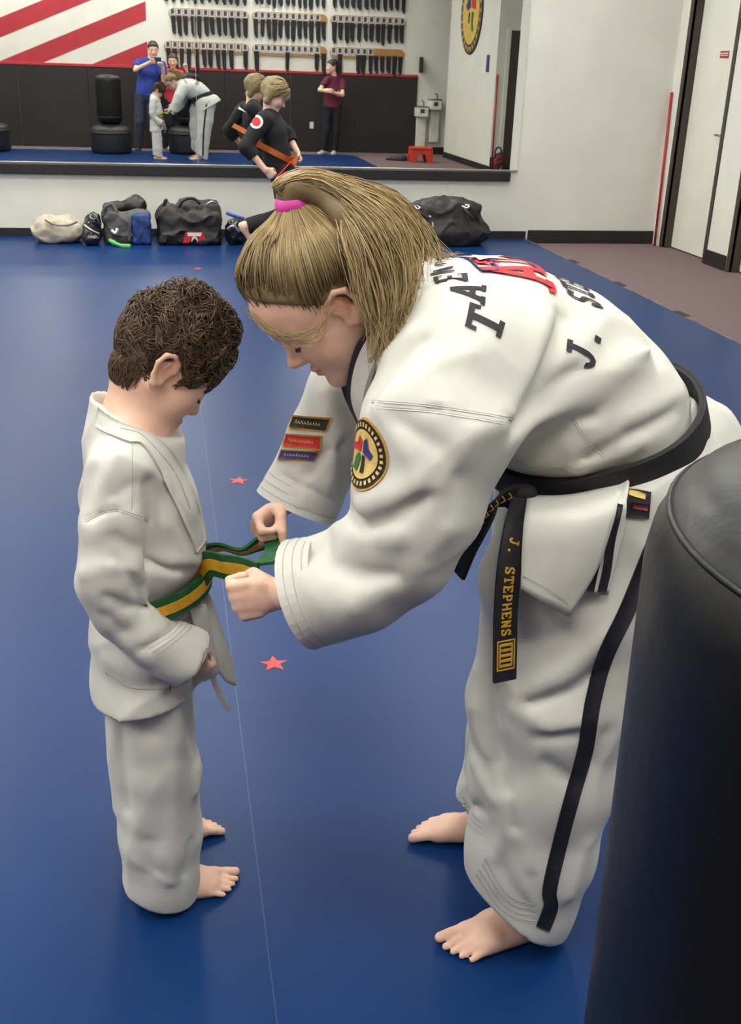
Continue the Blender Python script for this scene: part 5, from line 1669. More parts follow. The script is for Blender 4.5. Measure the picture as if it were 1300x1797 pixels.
disc_patch(pt, bj, pc, pu, pv, .0475, 'letter_black', .0034, 'dark_ring')
disc_patch(pt, bj, pc, pu, pv, .0345, 'gold_pale', .0046, 'gold_centre')
def patch_fig(mt, poly):
    m = MB()
    drape_poly(m, bj, [(x * .0345, y * .0345) for x, y in poly], pc, pu, pv, .0060, PD, .006)
    m.build('figure', mt, pt)
patch_fig('logo_red', [(-.75, .05), (-.1, .1), (0, .55), (-.25, .75), (-.4, .4), (-.7, .35)])
patch_fig('logo_blue', [(.1, .1), (.6, -.1), (.75, .15), (.45, .35), (.3, .75), (.1, .6)])
patch_fig('patch_green', [(-.55, -.7), (-.15, -.75), (.0, -.1), (-.2, .05), (-.45, -.2)])
patch_fig('letter_black', [(.1, -.75), (.35, -.7), (.25, .0), (.08, .0)])
m = MB()
for k in range(30):
    a = 2 * math.pi * k / 30
    ca, sa = math.cos(a), math.sin(a)
    drape_poly(m, bj, [((.041 + dy) * ca - dx * sa, (.041 + dy) * sa + dx * ca) for dx, dy in ((-.0022, -.003), (.0022, -.003), (.0022, .003), (-.0022, .003))], pc, pu, pv, .0048, PD, .02)
m.build('ring_marks', 'gold_pale', pt)
def bar_patch(y, mt, c):
    c0, c1, c2, c3 = c
    rows = []
    for i in range(5):
        t = i / 4
        rows.append([lerp(lerp(V(c0), V(c1), s_), lerp(V(c3), V(c2), s_), t) for s_ in np.linspace(0, 1, 9)])
    p = drape_grid('sleeve_patch', 'gold', jk, bj, rows, .0022)
    ins = [[lerp(lerp(V(c0), V(c1), s_), lerp(V(c3), V(c2), s_), t) for s_ in np.linspace(.05, .95, 9)] for t in np.linspace(.12, .88, 5)]
    drape_grid('patch_field', mt, p, bj, ins, .0036)
    m = MB()
    for k in range(9):   # embroidered pale marks
        s0 = .16 + k * .075
        zz = lambda s_, t: lerp(lerp(V(c0), V(c1), s_), lerp(V(c3), V(c2), s_), t)
        hh = (.30, .42, .40, .44, .32, .42, .40, .36, .42)[k]
        pts = [hit(bj, zz(*ab), sight(zz(*ab))) for ab in ((s0, .60), (s0 + .012, hh), (s0 + .035, .50), (s0 + .05, .60))]
        m.tube([l + n * .0040 for l, n in pts], .0007, 5)
    m.build('embroidery', 'gold_pale', p)
bar_patch(0, 'letter_black', ((0.1967, 1.6800, 0.9326), (0.2626, 1.6800, 0.9269), (0.2525, 1.6800, 0.9022), (0.1891, 1.6800, 0.9090)))
bar_patch(0, 'logo_red', ((0.1863, 1.6800, 0.9011), (0.2468, 1.6800, 0.8953), (0.2433, 1.6800, 0.8701), (0.1787, 1.6800, 0.8772)))
bar_patch(0, 'logo_blue', ((0.1777, 1.6800, 0.8732), (0.2433, 1.6800, 0.8680), (0.2319, 1.6800, 0.8500), (0.1710, 1.6800, 0.8541)))

# belt
wbt_ = bpy.data.objects.new('belt', None); link(wbt_, wom); wbt_.empty_display_size = .05
wbt_['label'] = 'black belt with gold lettering'
tv, tq = F_TOR.mesh((.3, 1.3, .7), (.95, 1.85, 1.25), .007)
btor = BVHTree.FromPolygons([tuple(x) for x in tv.tolist()], [tuple(x) for x in tq.tolist()])
kc, k1, k2 = V(.687, 1.57, .939), V(.343, 0, .142), V(0, 1, .15)
belt_loop('band', 'belt_black', wbt_, btor, kc, k1, k2, .058, .001, .007, 110, .04)
belt_loop('band', 'belt_black', wbt_, btor, kc + V(-.003, 0, .004), k1, k2, .050, .008, .004, 110, .04)
F = Field()
F.add(rbox((0.5104, 1.4300, 0.8744), (.022, .014, .018), None, .008), .01)
F.add(cone((0.4937, 1.4300, 0.8807), (0.5255, 1.4300, 0.8775), .012, .016), .01)
F.build('knot', 'belt_black', wbt_, V((0.5104, 1.4300, 0.8744)) - .06, V((0.5104, 1.4300, 0.8744)) + .06, .004)
ribbon('tail', 'belt_black', wbt_, [(0.5038, 1.4200, 0.8824), (0.4718, 1.4100, 0.8767), (0.4448, 1.4000, 0.8451), (0.4298, 1.4000, 0.8084), (0.4168, 1.4000, 0.7634)], [V(.3, -.25, 1), V(.5, -.3, .8), V(.5, -.6, .3), V(.3, -.8, .1), V(.2, -.9, .1)], .036, .006)
TAIL = [(0.5127, 1.4100, 0.8768), (0.4875, 1.3600, 0.8513), (0.4737, 1.3350, 0.7993), (0.4731, 1.3300, 0.7268), (0.4772, 1.3300, 0.6684), (0.4808, 1.3300, 0.6143)]
ribbon('tail', 'belt_black', wbt_, TAIL, V(1, .12, .05), .037, .006)
# gold lettering running down the long tail
def tail_frame(s):
    pts = catmull(TAIL, 12)
    L = np.concatenate([[0], np.cumsum([np.linalg.norm(b - a) for a, b in zip(pts[:-1], pts[1:])])])
    c = V(*[np.interp(s, L, [q[k] for q in pts]) for k in range(3)])
    c2 = V(*[np.interp(s + .01, L, [q[k] for q in pts]) for k in range(3)])
    t = unit(c2 - c)
    sd = V(1, .12, .05); sd = unit(sd - t * (sd @ t))
    n = np.cross(t, sd)
    if n[1] > 0: n = -n
    return c, t, sd, n
TL = sum(np.linalg.norm(V(b) - V(a)) for a, b in zip(TAIL[:-1], TAIL[1:]))
txt = 'J. STEPHENS'
for i, ch in enumerate(txt):
    if ch not in GL: continue
    c, t, sd, n = tail_frame(.074 + i * .0142)
    m = MB()
    for poly in GL[ch]:
        m.prism([(x * .0115, (y / 1.2 - .5) * .0155) for x, y in poly], c + n * .0030, t, sd, n, .0010)
    m.build('letter', 'gold', wbt_)
c, t, sd, n = tail_frame(TL - .045)
m = MB()
for a, b in (((-.026, -.0145), (.026, -.0125)), ((-.026, .0125), (.026, .0145)), ((-.026, -.0145), (-.024, .0145)), ((.024, -.0145), (.026, .0145))):
    m.prism([(a[0], a[1]), (b[0], a[1]), (b[0], b[1]), (a[0], b[1])], c + n * .003, t, sd, n, .001)
for k in range(5):
    x = -.018 + k * .009
    m.prism([(x - .0022, -.009), (x + .0022, -.009), (x + .0022, .009), (x - .0022, .009)], c + n * .003, t, sd, n, .001)
m.prism([(-.020, .0085), (.020, .0085), (.020, .0108), (-.020, .0108)], c + n * .003, t, sd, n, .001)
m.prism([(-.020, -.0108), (.020, -.0108), (.020, -.0085), (-.020, -.0085)], c + n * .003, t, sd, n, .001)
m.build('rank_bars', 'gold', wbt_)
m = MB()
zt = [(0.4861, 1.4000, 0.8911), (0.4667, 1.3950, 0.8848), (0.4520, 1.3900, 0.8738), (0.4397, 1.3850, 0.8564), (0.4324, 1.3850, 0.8374)]
for k in range(7):
    i0 = k / 7 * (len(zt) - 1)
    a, b_ = int(i0), min(int(i0) + 1, len(zt) - 1)
    p = lerp(V(zt[a]), V(zt[b_]), i0 - a)
    m.tube([p + V(-.002, -.006, .005), p + V(.003, -.006, -.002), p + V(-.003, -.006, -.006)], .0011, 5)
m.build('embroidery', 'gold', wbt_)

# skirt of the jacket below the belt
sk1 = sheet('skirt_panel', 'gi_cotton', jk, [[(0.5259, 1.4300, 0.8738), (0.5727, 1.4100, 0.8799), (0.6176, 1.4000, 0.8903), (0.6670, 1.4000, 0.9041)], [(0.5004, 1.3620, 0.8788), (0.5434, 1.3420, 0.8835), (0.5877, 1.3380, 0.8868), (0.6329, 1.3420, 0.8957)], [(0.4908, 1.3380, 0.8608), (0.5327, 1.3200, 0.8613), (0.5753, 1.3180, 0.8601), (0.6192, 1.3250, 0.8657)], [(0.4887, 1.3280, 0.8201), (0.5280, 1.3140, 0.8109), (0.5658, 1.3120, 0.8006), (0.6009, 1.3200, 0.7975)], [(0.4900, 1.3220, 0.7751), (0.5151, 1.3120, 0.7600), (0.5404, 1.3120, 0.7433), (0.5645, 1.3150, 0.7268)]], .006, 5)
sk2 = sheet('skirt_panel', 'gi_cotton', jk, [[(0.6474, 1.4300, 0.8942), (0.6634, 1.4300, 0.9002), (0.6774, 1.4300, 0.9071), (0.6876, 1.4300, 0.9142)], [(0.6051, 1.3450, 0.8885), (0.6212, 1.3420, 0.8908), (0.6365, 1.3420, 0.8956), (0.6474, 1.3450, 0.9029)], [(0.5942, 1.3360, 0.8476), (0.6133, 1.3340, 0.8439), (0.6322, 1.3340, 0.8484), (0.6436, 1.3370, 0.8593)], [(0.5844, 1.3340, 0.8029), (0.6068, 1.3320, 0.7951), (0.6260, 1.3320, 0.7922), (0.6378, 1.3340, 0.8046)], [(0.5730, 1.3320, 0.7632), (0.5926, 1.3300, 0.7573), (0.6111, 1.3300, 0.7533), (0.6312, 1.3320, 0.7510)]], .005, 5)
for pts in ([(0.6006, 1.3300, 0.7587), (0.6035, 1.3300, 0.7944), (0.6108, 1.3350, 0.8380), (0.6170, 1.3400, 0.8901)], [(0.6198, 1.3300, 0.7556), (0.6233, 1.3300, 0.7933), (0.6263, 1.3350, 0.8418), (0.6341, 1.3400, 0.8938)]):
    drape_strip('black_stripe', 'letter_black', sk2, BV[sk2.name], pts, .012, .0018)
drape_strip('hem_stitch', 'gi_stitch', sk1, BV[sk1.name], [(0.4910, 1.3200, 0.7945), (0.5258, 1.3100, 0.7762), (0.5636, 1.3100, 0.7505)], .0022, .0008, n=4)
bk = sheet('skirt_panel', 'gi_cotton', jk, [[(0.7043, 1.4500, 0.9100), (0.7471, 1.4500, 0.9480), (0.8095, 1.5000, 0.9900), (.835, 1.56, .985)], [(0.7016, 1.3750, 0.8794), (0.7514, 1.3900, 0.9010), (0.8281, 1.4550, 0.9353), (.905, 1.56, .965)], [(0.7362, 1.3650, 0.8258), (0.7859, 1.3850, 0.8452), (0.8675, 1.4500, 0.8781), (.955, 1.56, .905)]], .006, 6)
bk2 = sheet('skirt_panel', 'gi_cotton', jk, [[(.835, 1.56, .985), (.82, 1.64, .98), (.76, 1.715, .965), (.66, 1.725, .92)], [(.905, 1.56, .965), (.895, 1.68, .955), (.80, 1.765, .90), (.67, 1.775, .83)], [(.955, 1.56, .905), (.945, 1.70, .895), (.83, 1.79, .83), (.67, 1.80, .74)]], .006, 6)
# woven brand label
lb = drape_strip('woven_label', 'letter_black', trs, bt_, [(0.6714, 1.3600, 0.9049), (0.6736, 1.3600, 0.8628)], .034, .004)
drape_strip('label_print', 'gold_pale', lb, bt_, [(0.6577, 1.3600, 0.9001), (0.6817, 1.3600, 0.8954)], .007, .0055, n=3)
drape_strip('label_print', 'dark_red', lb, bt_, [(0.6636, 1.3600, 0.8834), (0.6877, 1.3600, 0.8787)], .009, .0055, n=3)

# teal wrist band
c0 = fwr + V(-.004, -.002, -.004); dd = unit(fwr - fel)
R_ = frame_z(dd)
m = MB()
prof = [(.0275, -.010), (.0325, -.008), (.0325, .008), (.0275, .010)]
vs, fs = [], []
for r, z in prof:
    for k in range(28):
        a = 2 * math.pi * k / 28
        vs.append(c0 + R_ @ V(r * math.cos(a), r * math.sin(a), z))
for j in range(3):
    for k in range(28):
        k2_ = (k + 1) % 28
        fs.append((j * 28 + k, j * 28 + k2_, (j + 1) * 28 + k2_, (j + 1) * 28 + k))
m.add(vs, fs, True).build('wrist_band', 'band_teal', wom)

# hair: cap drawn back to the tie, then the pony tail
TIE = V(-.050, 0, .142)
F = Field()
F.add(ell(HH(-.008, 0, .039), V(.0995, .0785, .0865) * HH.s, HH.R), .01)
F.add(ell(HH(.022, 0, .058), V(.080, .067, .058) * HH.s, HH.R), .03)
F.add(cone(HH(-.03, 0, .09), HH(*TIE), .045 * HH.s, .014 * HH.s), .03)
F.cut(plane(HH(.0, 0, .014), HH.R @ V(.643, 0, -.766)), .012)
for y in (-1, 1): F.sub(ell(HH(-.006, y * .088, -.004), V(.022, .022, .034) * HH.s, HH.R), .004)
hb = F.build('hair', 'hair_blonde', wom, (.04, 1.42, 1.02), (.42, 1.72, 1.36), .0045, np.ones(3) * .5)
g = np.random.default_rng(9)
paths = []
tdir = unit(TIE - SK_C)
bd0 = unit(V(.093, 0, .06))
def bump(d):
    return .013 * math.exp(-((V(d) - bd0) ** 2).sum() / .30)
for d in rand_dirs(26000, 21):
    q = scalp(d, 0)
    q = q + d * bump(d)
    edge = .643 * q[0] - .766 * (q[2] - .012)
    if edge > .001 + g.normal() * .006 or d @ tdir > .94: continue
    if len(paths) >= 5200: break
    if abs(q[1]) > .05 and (q[0] + .008) ** 2 + (q[2]) ** 2 < .030 ** 2: continue
    om = math.acos(np.clip(d @ tdir, -1, 1))
    pts = []
    jit = g.normal(size=3) * .012
    o0 = g.uniform(.0035, .0085)
    front = max(0, d[0]) * max(0, d[2]) * .022
    for i in range(11):
        t = i / 10
        dd = (math.sin((1 - t) * om) * d + math.sin(t * om) * tdir) / math.sin(om)
        lift = (.006 + front) * math.sin(math.pi * t) + max(0, (t - .62) / .38) ** 1.5 * .032
        root = min(1, t / .16) ** .6
        d_ = unit(dd + jit * math.sin(math.pi * t))
        pts.append(HH(*scalp(d_, .001 + bump(d_) + (o0 + lift) * root)))
    paths.append(pts)
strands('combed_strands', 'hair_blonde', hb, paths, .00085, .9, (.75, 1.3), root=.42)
# loose wisps over the temple to the ear
paths = []
for i in range(24):
    a = g.uniform(0, 1)
    sdv = 1 if g.uniform() < .6 else -1
    p0 = V(.100 - .01 * a, sdv * (.020 + .02 * a), .074 - .010 * a); p1 = V(.080, sdv * .058, .030 - .014 * a); p2 = V(.040, sdv * (.074 + .004 * a), .004 - .012 * a); p3 = V(-.004, sdv * (.088 + .004 * a), .014 + .018 * a)
    paths.append([HH(*q) for q in catmull([p0 + g.normal(size=3) * .004, p1 + g.normal(size=3) * .0045, p2 + g.normal(size=3) * V(.006, .002, .006), p3 + g.normal(size=3) * V(.006, .002, .008)], 3)])
strands('loose_strands', 'hair_blonde', hb, paths, .0006, .5, (.9, 1.5))
tie_w = HH(*TIE)
tax = unit(V(-.12, 0, 1))
R_ = frame_z(tax)
prof = [(.0185, -.012), (.0255, -.010), (.0270, 0), (.0255, .010), (.0185, .012)]
vs, fs = [], []
for r, z in prof:
    for k in range(32):
        a = 2 * math.pi * k / 32
        vs.append(tie_w + R_ @ V(r * math.cos(a), r * math.sin(a), z))
for j in range(4):
    for k in range(32):
        k2_ = (k + 1) % 32
        fs.append((j * 32 + k, j * 32 + k2_, (j + 1) * 32 + k2_, (j + 1) * 32 + k))
MB().add(vs, fs, True).build('hair_tie', 'hair_tie_pink', hb)
# pony tail: family of curves from the tie, over the crown and down beside the neck
def pony(a, b):
    """a: near(0)..far(1); b: inner(0)..outer(1)"""
    e_near, e_mid, e_far = V((0.2997, 1.4600, 1.0942)), V((0.3399, 1.4500, 1.1315)), V((0.4289, 1.5800, 1.1787))
    end = lerp(e_near, e_mid, a * 2) if a < .5 else lerp(e_mid, e_far, a * 2 - 1)
    p0 = tie_w + V((b - .5) * .026, (a - .5) * .030, -.006)
    p1 = tie_w + tax * .026 + V(-.004 + (b - .5) * -.034, (a - .5) * .034, .0)
    p2 = V((0.2299, 1.5700, 1.3136)) + V(-.018 * (b - .4), (a - .5) * .075, (b - .75) * .040)
    p3 = lerp(V((0.2788, 1.4750, 1.2621)), V((0.3173, 1.6200, 1.2735)), a) + V(.022, 0, .014) * (b - .6) * 2
    p4 = lerp(V((0.3040, 1.4650, 1.1809)), V((0.3784, 1.6200, 1.2113)), a) + V(.022, 0, .014) * (b - .6) * 2
    return [p0, p1, p2, p3, p4, end]
F = Field()
for a in (.15, .4, .65, .88):
    cp = catmull(pony(a, .30), 3)
    n = len(cp)
    for i in range(n - 2):
        f0, f1 = i / (n - 1), (i + 1) / (n - 1)
        rr = lambda f: float(np.interp(f, [0, .2, .4, .7, .9, 1], [.010, .010, .018, .024, .014, .005]))
        F.add(cone(cp[i], cp[i + 1], rr(f0), rr(f1)), .014)
F.disp(lambda q: .003 * sn(q, 60, 1.0))
F.build('pony_tail', 'hair_blonde', hb, (.10, 1.38, 1.0), (.46, 1.72, 1.38), .005, np.ones(3) * .5)
paths = []
for i in range(3600):
    a, b = g.uniform(-.06, 1.06), g.uniform(-.15, 1.1)
    lock = math.sin(a * 23) * .006
    cp = pony(a, b)
    cp = [p + g.normal(size=3) * s_ for p, s_ in zip(cp, (.001, .0015, .003, .004, .006, .013))]
    k_ = .018 * (1 - min(1, max(0, a))) * g.uniform(.2, 1)
    cp[3] = cp[3] + V(0, -k_, .003) + V(lock, 0, lock); cp[4] = cp[4] + V(0, -k_, .003) + V(lock, 0, lock)
    paths.append(catmull(cp, 4))
strands('pony_strands', 'hair_blonde', hb, paths, .0010, .3, (.72, 1.4))

# ------------------------------------------------------------------ other people
def figure(label, J, top, bottom, sleeve=1.0, hair='hair_dark', hairfn=None, shoes=None, barefoot=False, h=.0065, zf=-.04, hs=1.0, sk=1.0, longsleeve=False, skirt=False, curl=(25, 30, 20), extra=None):
    """J: joints. Limbs given as sequences: armL=(shoulder, elbow, wrist, hand dir, palm normal, thumb dir); legL=(hip, knee, ankle, toe dir, medial dir)"""
    p = person('person', label)
    T = Fr(J['head'], J['hf'], J['hu'], hs)
    across = unit(V(J['armL'][0]) - V(J['armR'][0]))
    F = Field()
    head(F, T)
    nb, ch, pv = V(J['neck']), V(J['chest']), V(J['pelvis'])
    F.add(cone(T(-.02, 0, -.05), nb, .048 * hs, .052 * hs), .03)
    F.add(econe(nb + (ch - nb) * .3, ch, (.14 * sk, .07 * sk), (.135 * sk, .09 * sk), across), .04)
    F.add(econe(ch, pv, (.135 * sk, .09 * sk), (.14 * sk, .095 * sk), across), .04)
    for a in ('armL', 'armR'):
        s_, e_, w_ = (V(x) for x in J[a][:3])
        F.chain([(s_, .046 * sk), (e_, .036 * sk)], .03).chain([(e_, .036 * sk), (w_, .024 * sk)], .015)
        hand(F, w_, J[a][3], J[a][4], J[a][5], .95 * hs, curl, .4)
    for a in ('legL', 'legR'):
        hp, kn, an = (V(x) for x in J[a][:3])
        F.chain([(hp, .078 * sk), (kn, .052 * sk), (an, .035 * sk)], .03)
        if barefoot and len(J[a]) > 4: 
            foot(F, an, J[a][3], J[a][4], .92, an[2] - .085)
    if extra: extra(F)
    pts = np.array([V(x) for k in ('head', 'neck', 'chest', 'pelvis') for x in [J[k]]] + [V(x) for a in ('armL', 'armR', 'legL', 'legR') for x in J[a][:3]])
    lo, hi = pts.min(0) - .26, pts.max(0) + .26
    F.cut(plane((0, 0, zf), (0, 0, -1)), .004)
    F.build('body', 'skin', p, lo, hi, h, face_color(T), smooth=2)
    for y in (-1, 1):
        MB().lathe([(.0, -.007 * hs), (.006 * hs, -.003 * hs), (.006 * hs, .003 * hs), (.0, .007 * hs)], T(.084, y * .033, .004), 10).build('eye', 'lash', p)
    # top
    F = Field()
    F.add(econe(nb + (ch - nb) * .22, ch, (.165 * sk, .085 * sk), (.165 * sk, .112 * sk), across), .03)
    bt2 = pv + (pv - ch) * .10
    F.add(econe(ch, bt2, (.165 * sk, .112 * sk), (.168 * sk, .122 * sk), across), .03)
    for a in ('armL', 'armR'):
        s_, e_, w_ = (V(x) for x in J[a][:3])
        if longsleeve:
            end = e_ + (w_ - e_) * .42
            F.chain([(s_, .070 * sk), (e_, .060 * sk)], .03).chain([(e_, .060 * sk), (end, .055 * sk)], .02)
            dd = unit(w_ - e_)
            F.sub(rbox(end + dd * .06, (.075, .075, .055), frame_z(dd), .002), .004)
        else:
            end = s_ + (e_ - s_) * .62 * sleeve
            F.add(cone(s_, end, .066 * sk, .062 * sk), .03)
            dd = unit(e_ - s_)
            F.sub(rbox(end + dd * .055, (.08, .08, .05), frame_z(dd), .002), .004)
    F.sub(cone(T(-.02, 0, -.03), nb, .05 * hs, .062 * hs), .01)
    ax = unit(pv - ch)
    F.cut(plane(bt2 + ax * .0, ax), .006)
    sd = rng.random() * 8
    F.disp(lambda q: .004 * sn(q, 26, sd))
    tp = F.build('jacket' if longsleeve else 'shirt', top, p, lo, hi, h)
    # trousers
    F = Field()
    hl, hr = V(J['legL'][0]), V(J['legR'][0])
    F.add(econe(pv - ax * .04, (hl + hr) / 2, (.15 * sk, .108 * sk), (.155 * sk, .11 * sk), across), .03)
    for a in ('legL', 'legR'):
        hp, kn, an = (V(x) for x in J[a][:3])
        F.chain([(hp, .095 * sk), (kn, .078 * sk), (an, .066 * sk)], .03)
        dd = unit(an - kn)
        F.sub(rbox(an + dd * (.075 if not barefoot else .06), (.09, .09, .05), frame_z(dd), .002), .004)
    sd2 = rng.random() * 8
    F.disp(lambda q: .004 * sn(q, 24, sd2))
    F.cut(plane((0, 0, zf), (0, 0, -1)), .004)
    F.build('trousers', bottom, p, lo, hi, h)
    if shoes:
        for a in ('legL', 'legR'):
            an, f = V(J[a][2]), unit(V(J[a][3]) * V(1, 1, 0))
            g0 = V(an[0], an[1], zf)
            F = Field()
            F.add(econe(g0 - f * .05 + V(0, 0, .035), g0 + f * .14 + V(0, 0, .03), (.038, .036), (.044, .03), np.cross(f, V(0, 0, 1))), .02)
            F.add(cone(g0 + V(0, 0, .06), g0 + f * .05 + V(0, 0, .05), .042, .035), .03)
            F.cut(plane(g0, (0, 0, -1)), .003)
            sh = F.build('shoe', shoes, p, g0 - .26, g0 + .26, h)
    # hair
    F = Field()
    F.add(ell(T(-.010, 0, .044), V(.107, .086, .093) * hs, T.R), .01)
    F.cut(plane(T(.0, 0, .006), T.R @ V(.56, 0, -.83)), .008)
    F.sub(ell(T(.105, 0, .010), V(.035, .07, .05) * hs, T.R), .01)
    if hairfn: hairfn(F, T)
    F.disp(lambda q: .004 * sn(q, 80, 1.0))
    hb_ = F.build('hair', hair, p, T.o - .45, T.o + .3, h * .9, np.ones(3) * (.6 if hair == 'hair_blonde' else 1))
    return p, T, hb_, tp

# photographer in blue, his phone held in front of him (feet on the carpet)
man, T, _, _ = figure('man in blue T-shirt and jeans taking the photo, seen in the mirror',
    dict(head=(-.065, -.33, 1.61), hf=(.05, 1, -.18), hu=(0, .18, 1), neck=(-.115, -.36, 1.46), chest=(-.155, -.36, 1.22), pelvis=(-.22, -.35, .90),
         armL=((-.325, -.35, 1.40), (-.375, -.14, 1.29), (-.13, -.075, 1.415), V(1, .25, .25), V(.1, .9, 0), V(0, -.2, 1)),
         armR=((.075, -.36, 1.37), (.10, -.20, 1.13), (.085, -.07, 1.34), V(-.35, .25, .8), V(-.6, .5, 0), V(-.5, 0, .6)),
         legL=((-.32, -.35, .88), (-.36, -.30, .44), (-.39, -.33, .05), V(-.15, 1, 0), V(1, 0, 0)),
         legR=((-.14, -.35, .88), (-.12, -.30, .44), (-.11, -.33, .05), V(.2, 1, 0), V(-1, 0, 0))),
    'shirt_blue', 'denim', shoes='shoe_brown', zf=-.04, hs=1.08, sk=1.10, h=.007, curl=(50, 45, 25))
ph = MB().box((-.062, -.026, 1.435), (.062, -.014, 1.500), bev=.005).build('phone', 'plastic_black')
tag(ph, 'black phone held up by the man in blue to take the photo', 'phone')
MB().lathe([(.0, 0), (.007, 0), (.008, -.002), (.0, -.002)], (.03, -.014, 1.485), 16, axis=(0, 1, 0)).build('lens_ring', 'steel', ph)

def long_hair(F, T):
    for y in (-1, 0, 1):
        F.add(cone(T(-.06, y * .05, .02), T(-.075, y * .065, -.13), .045 * T.s, .03 * T.s), .03)
figure('woman in bright pink top with raised hand beside the man in blue',
    dict(head=(.265, -.66, 1.44), hf=(-.1, 1, -.1), hu=(0, .1, 1), neck=(.260, -.685, 1.30), chest=(.255, -.68, 1.10), pelvis=(.25, -.68, .80),
         armL=((.115, -.67, 1.235), (.10, -.60, 1.03), (.20, -.51, 1.17), V(.2, .2, 1), V(.6, .6, 0), V(.6, -.3, 0)),
         armR=((.405, -.68, 1.24), (.54, -.56, 1.13), (.485, -.46, 1.32), V(-.1, .2, 1), V(-.3, .8, 0), V(-.8, -.2, 0)),
         legL=((.16, -.68, .78), (.16, -.65, .40), (.16, -.68, .05), V(-.1, 1, 0), V(1, 0, 0)),
         legR=((.33, -.68, .78), (.33, -.65, .40), (.34, -.68, .05), V(.2, 1, 0), V(-1, 0, 0))),
    'shirt_pink', 'denim_dark', hair='hair_brown', hairfn=long_hair, shoes='shoe_white', zf=-.04, hs=.98, sk=.95, h=.007, curl=(50, 60, 40))

def wavy_hair(F, T):
    pts = [(-.06, .0, .09), (-.115, .0, .04), (-.14, .0, -.04), (-.13, .0, -.13), (-.115, .0, -.19)]
    rr = [.05, .055, .052, .045, .02]
    for i in range(4): F.add(cone(T(*pts[i]), T(*pts[i + 1]), rr[i] * T.s, rr[i + 1] * T.s), .03)
figure('woman in maroon top standing with folded arms, reflected at mirror centre right',
    dict(head=(3.03, -.36, 1.435), hf=(-1, .25, .05), hu=(.05, 0, 1), neck=(3.075, -.38, 1.29), chest=(3.08, -.38, 1.08), pelvis=(3.05, -.38, .80),
         armL=((2.94, -.33, 1.22), (2.80, -.24, 1.06), (2.93, -.14, 1.04), V(1, .12, .1), V(0, -1, 0), V(0, .1, 1)),
         armR=((3.235, -.37, 1.20), (3.21, -.24, .99), (2.98, -.16, 1.03), V(-1, .05, .25), V(0, -1, 0), V(0, .1, 1)),
         legL=((2.96, -.38, .78), (2.95, -.36, .40), (2.91, -.38, .05), V(-.7, .8, 0), V(1, 0, 0)),
         legR=((3.13, -.38, .78), (3.13, -.36, .40), (3.10, -.38, .05), V(-.3, 1, 0), V(-1, 0, 0))),
    'shirt_maroon', 'denim_dark', hair='hair_dark', hairfn=wavy_hair, shoes='shoe_white', zf=-.04, hs=.98, sk=.97, h=.007)

# runner in black uniform in front of the mirror, mid-stride towards the right
def bob(F, T):
    F.add(ell(T(-.03, 0, .03), V(.11, .09, .10) * T.s, T.R), .02)
    for y in (-1, 1): F.add(cone(T(-.04, y * .06, .0), T(-.03, y * .066, -.07), .04 * T.s, .03 * T.s), .03)
def trailing_foot(F):
    an = V(.675, 8.96, .235)
    ft = Fr(an, (.42, 0, -.9), (-.9, 0, -.42), .92)
    F.add(cone(ft(-.02, 0, .02), ft(.0, 0, .045), .030, .030), .02)
    F.add(cone(ft(.0, 0, .03), ft(.14, .0, .02), .032, .024), .02)
    F.add(cone(ft(-.03, 0, .055), ft(.13, 0, .03), .026, .022), .02)
    for i, yy in enumerate((.030, .012, -.004, -.019, -.032)):
        F.add(cone(ft(.13, yy, .020), ft(.185 - .008 * i, yy * 1.05, .012), .0115 - .001 * i, .010 - .0008 * i), .004)
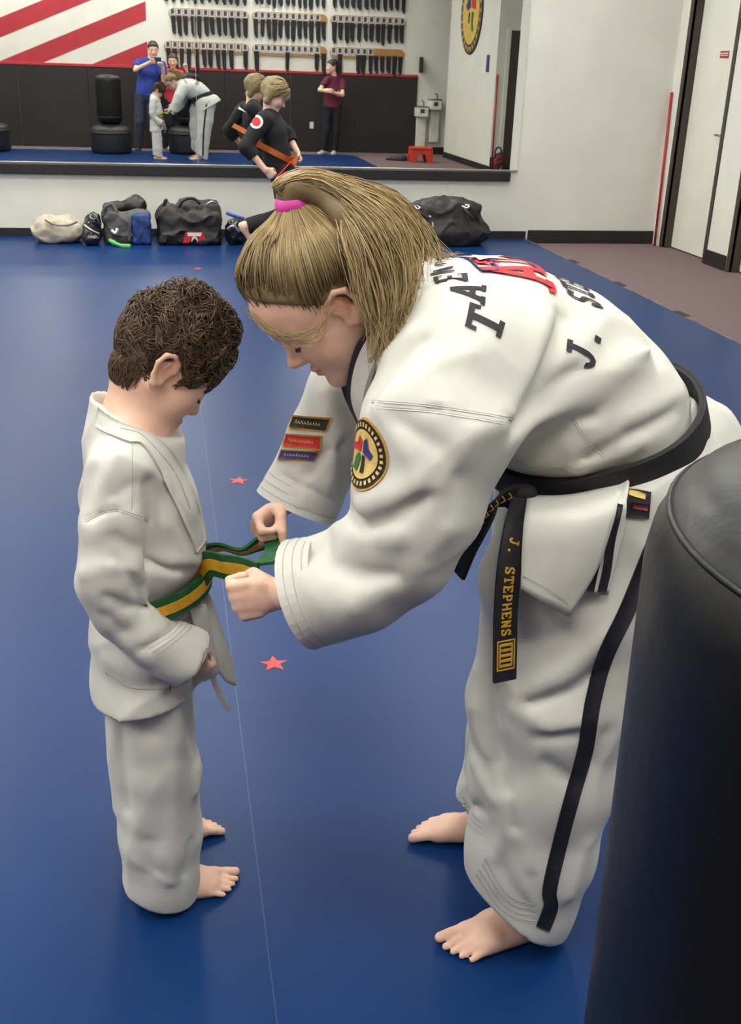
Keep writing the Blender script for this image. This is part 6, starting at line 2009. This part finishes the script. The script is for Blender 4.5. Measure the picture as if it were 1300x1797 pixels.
run, T, hb_, tp = figure('blonde child in black uniform running past the mirror, leaning forward',
    dict(head=(.90, 9.02, 1.235), hf=(.80, -.10, -.55), hu=(.5, 0, .8), neck=(.86, 9.04, 1.10), chest=(.89, 9.05, .96), pelvis=(.93, 9.06, .72),
         armL=((.86, 9.20, 1.07), (1.03, 9.27, .93), (1.10, 9.16, .80), V(.3, -.5, -.8), V(-.8, 0, 0), V(0, -.5, .5)),
         armR=((.80, 8.89, 1.06), (.655, 8.83, .86), (.80, 8.80, .69), V(.75, 0, -.55), V(.2, .9, 0), V(.4, 0, .7)),
         legL=((.96, 9.13, .66), (1.24, 9.14, .42), (1.16, 9.13, .085), V(1, 0, 0), V(0, -1, 0)),
         legR=((.95, 8.99, .66), (.99, 8.97, .315), (.675, 8.96, .235), )),
    'gi_black', 'gi_black', hair='hair_blonde', hairfn=bob, barefoot=True, zf=0.0, hs=.98, sk=.97, h=.0065, longsleeve=True, curl=(55, 60, 40), extra=trailing_foot)
# belt with red end, shoulder patch
jbv = BV[tp.name]
belt_loop('orange_belt', 'belt_orange', run, jbv, (.915, 9.055, .80), V(.88, 0, -.42), V(0, 1, 0), .045, .003, .008)
ribbon('belt_end', 'red_star', run, [(1.02, 8.93, .745), (.96, 8.90, .69), (.90, 8.88, .625)], (.6, -.2, .6), .045, .008)
ribbon('belt_end', 'belt_orange', run, [(1.02, 8.93, .76), (1.055, 8.92, .78), (1.04, 8.91, .72)], (.6, -.2, .6), .045, .008)
disc_c = V(.735, 8.82, 1.045)
PD = V(.25, .95, -.15)
pu = unit(np.cross(PD, V(0, 0, 1))); pv = unit(np.cross(pu, PD))
pt = disc_patch(tp, jbv, disc_c, pu, pv, .052, 'logo_white', .003, 'shoulder_patch', 24, 3)
disc_patch(pt, jbv, disc_c, pu, pv, .034, 'logo_red', .005, 'patch_centre', 24, 3)
paths = []
for d in rand_dirs(1500, 77):
    q = scalp(d, 0)
    if .56 * q[0] - .83 * (q[2] - .004) > .006: continue
    if len(paths) >= 260: break
    down = unit(V(-.6, d[1] * .3, -.7)); down = unit(down - d * (down @ d) + 1e-6)
    paths.append([T(*scalp(unit(d + down * .8 * t), .016 + .006 * math.sin(3 * t))) for t in np.linspace(0, 1, 6)])
strands('strands', 'hair_blonde', hb_, paths, .004, .5, (.5, 1.0))
